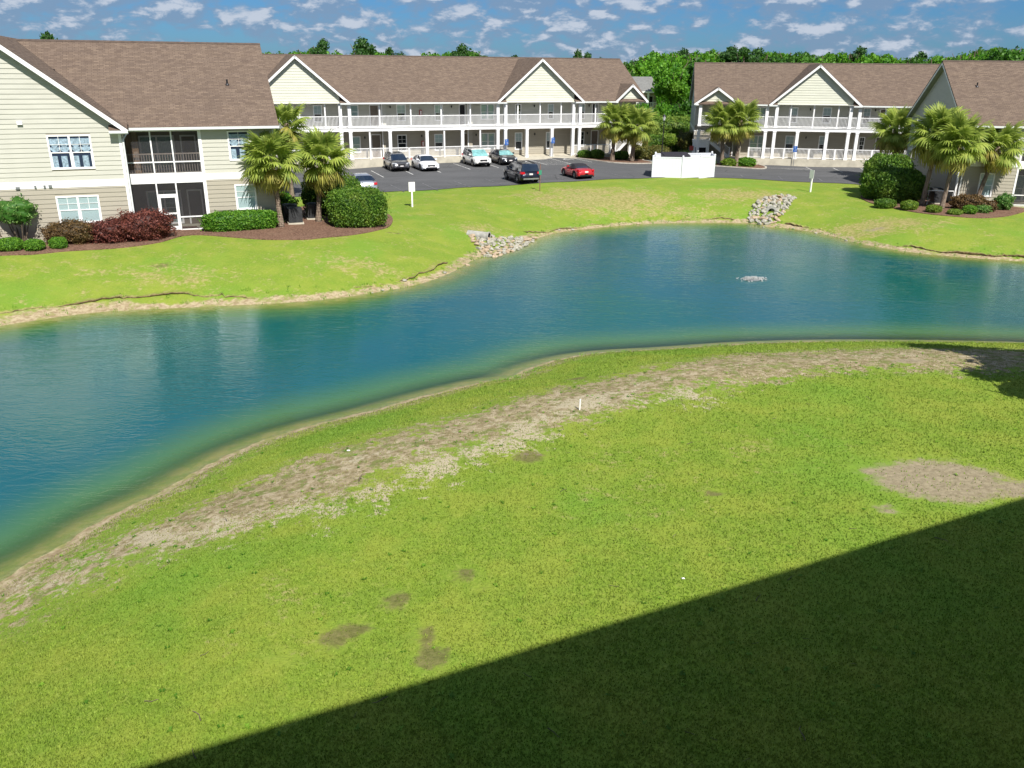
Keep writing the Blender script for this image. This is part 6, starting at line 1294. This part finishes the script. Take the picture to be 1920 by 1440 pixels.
rocks([(17.9,64.6),(18.3,65.6),(19.0,67.0),(19.8,68.4),(21.2,69.6),(22.6,69.9),(22.8,68.6),(22.0,67.0),(21.2,65.6),(20.4,64.2),(19.6,62.9),(18.6,63.2)],150,'pale broken rock in the heap round the pipe mouth at the right','rocks round the right drain pipe',.28,.52,6,.15,avoid=(19.95,65.35,.42))
rr_=random.Random(3)
for k in range(26):   # loose stones on the far beach
    i=rr_.randrange(len(FARS)-1); p=FARS[i]+(FARS[i+1]-FARS[i])*rr_.random()
    if not(-22<p[0]<28): continue
    x,y=p[0]+rr_.uniform(-.5,.3),p[1]+rr_.uniform(-.2,.5); s=rr_.uniform(.12,.28); o=bpy.data.objects.new('shore_stone',rr_.choice(ROCKS)); COL.objects.link(o); o.location=(x,y,max(TZ(x,y),WL-.05)+s*.15); o.scale=(s*1.3,s,s*.6); o.rotation_euler=(0,0,rr_.random()*6); tag(o,'small loose stone on the sandy far shore of the pond','stone','loose stones along the far shore')
# floating fountain head, idle and ringed with bubbles
def fountain():
    x,y=13.34,45.63; R=empty('pond_fountain',(x,y,WL),.1,'low grey floating fountain head bubbling in the pond','fountain'); r=random.Random(2)
    mb=MB(); mb.lathe([(.0,.05),(.34,.06),(.42,.02),(.40,-.12),(0,-.12)],n=18); mb.build('float',M['grey_metal'],R)
    mb=MB(); mb.lathe([(.0,.16),(.09,.16),(.11,.05)],n=12); mb.build('nozzle',M['dark_metal'],R)
    mb=MB()
    for k in range(260):
        a=r.random()*6.28; q=abs(r.gauss(0,.28)); s=r.uniform(.02,.06); px_,py_=math.cos(a)*q*1.35,math.sin(a)*q*.8; h=max(0,.16*(1-q*1.2))*r.random(); mb.hexa([(px_-s,py_-s,h),(px_+s,py_-s*.6,h),(px_+s*.8,py_+s,h),(px_-s,py_+s,h),(px_-s*.5,py_-s*.5,h+s),(px_+s*.5,py_-s*.4,h+s*.9),(px_+s*.4,py_+s*.5,h+s),(px_-s*.5,py_+s*.5,h+s)])
    o=mb.build('foam',M['foam'],R); o['kind']='stuff'
fountain()
# near lawn: stake, sticks, litter
x,y=1.97,22.5; mb=MB(); mb.tube([(0,0,-.05),(-.02,0,.33)],[.022,.022],10); tag(mb.build('marker_stake',M['white_paint'],loc=(x,y,TZ(x,y)),rot=(0,.08,0)),'short white pipe stake standing in the worn strip of the near bank','stake')
x,y=-3.68,18.07; mb=MB(); mb.tube([(0,0,-.03),(.03,.02,.10),(.09,.05,.17)],[.022,.02,.012],7); tag(mb.build('broken_stick',M['bark'],loc=(x,y,TZ(x,y))),'short dark broken stick poking up from the worn strip','stick')
x,y=-4.9,21.6
for nm,(x,y),m_,lb,s in (('scrap',(-4.35,20.3),'white_paint','white scrap lying on the near bank close to the water',.045),('scrap',(3.35,13.9),'white_paint','pale scrap of litter in the lawn just above the shadow edge',.035)):
    mb=MB(); mb.hexa([(-s,-s*.6,0),(s,-s*.5,0),(s*.9,s*.5,0),(-s,s*.6,0),(-s*.7,-s*.3,s*.5),(s*.6,-s*.2,s*.35),(s*.5,s*.3,s*.4),(-s*.6,s*.3,s*.3)]); tag(mb.build(nm,M[m_],loc=(x,y,TZ(x,y)+.02)),lb,'litter')
r=random.Random(9)
mb0=[]
for k in range(46):
    while True:
        y=r.uniform(9,27); x=r.uniform(-.55,.6)*y
        z,s_,i_=terrain(np.array([x]),np.array([y]))
        if s_[0]>1 and not i_[0]: break
    if k<3:
        mb=MB(); a=Vector((0,0,.015)); pts=[a]; 
        for q in range(4): pts.append(pts[-1]+Vector((r.uniform(.05,.1),r.uniform(-.04,.04),r.uniform(-.005,.012))))
        mb.tube(pts,[.009,.008,.007,.006,.003],6); me_t=mb.mesh('fallen_twig',M['bark']); mb0.append(me_t)
    o=bpy.data.objects.new('fallen_twig',r.choice(mb0)); COL.objects.link(o); s=r.uniform(.4,.95); o.scale=(s,s,s); o.location=(x,y,float(z[0])+.02); o.rotation_euler=(0,0,r.random()*6.28); tag(o,'small dark twig lying in the near lawn','twig','twigs scattered over the near lawn')
M['tuft']=leaf_mat('shore_grass',(.06,.16,.01),(.20,.36,.03))
def tufts(name,pts,label):
    rng=np.random.default_rng(5); V=[];F=[]
    for (x,y,nn,h) in pts:
        for k in range(nn):
            a=rng.random()*6.28; q=rng.random()*.16; px_,py_=x+math.cos(a)*q,y+math.sin(a)*q; z=max(TZ(px_,py_),WL); b=len(V); w=.012; l=rng.normal(0,.05,2); V+= [(px_-w,py_,z-.02),(px_+w,py_,z-.02),(px_+l[0],py_+l[1],z+h*rng.uniform(.5,1.1))]; F.append((b,b+1,b+2))
    o=link(name,np_mesh(name,np.array(V),np.array(F),M['tuft'],rnd=rng.random(len(F)))); tag(o,kind='stuff')
rt3=random.Random(8); tp=[]
for k in range(60):
    i=rt3.randrange(12*4,len(NEARS)-12); p=NEARS[i]; tp.append((p[0]+rt3.uniform(-.2,.6),p[1]-rt3.uniform(.05,.7),rt3.randrange(10,26),rt3.uniform(.05,.12)))
rf=random.Random(18)
for k in range(420):
    i=rf.randrange(len(FARS)-1); p_=FARS[i]+(FARS[i+1]-FARS[i])*rf.random()
    if not(-24<p_[0]<44): continue
    o_=(1.2 if p_[0]<-8 else .7); q=rf.uniform(-.1,o_+.5); tp.append((p_[0]+rf.uniform(-.2,.2)+(.3*q if p_[0]>24 else -.1*q),p_[1]+q,rf.randrange(6,16),rf.uniform(.06,.16)))
tufts('shore_grass',tp,'')
# broadleaf weeds and taller clumps in the near lawn
def weeds():
    rng=np.random.default_rng(31); V=[];F=[];rn=[]
    for k in range(420):
        y=8.5+22*rng.random(); x=(rng.random()*2-1)*(y*.62+1)
        if k%3==0: kx=rng.integers(0,len(WEAR)-1); x=WEAR[kx][0]+rng.normal(0,1.2); y=WEAR[kx][1]+rng.normal(0,1.2)
        z=TZ(x,y)
        if z<WL+.12: continue
        c=rng.random()
        for j in range(int(rng.integers(5,14))):
            a=rng.random()*6.28; l=rng.uniform(.03,.085); w_=rng.uniform(.006,.016); b=len(V); ca,sa=math.cos(a),math.sin(a); V+=[(x,y,z),(x+ca*l*.5-sa*w_,y+sa*l*.5+ca*w_,z+l*.6),(x+ca*l,y+sa*l,z+l*.35),(x+ca*l*.5+sa*w_,y+sa*l*.5-ca*w_,z+l*.55)]; F.append((b,b+1,b+2,b+3)); rn.append(c*.8)
    tag(link('lawn_weeds',np_mesh('lawn_weeds',np.array(V),np.array(F),M['tuft'],rnd=np.array(rn))),kind='stuff')
weeds()
S.render.engine='CYCLES'
S.cycles.max_bounces=8; S.cycles.transparent_max_bounces=12
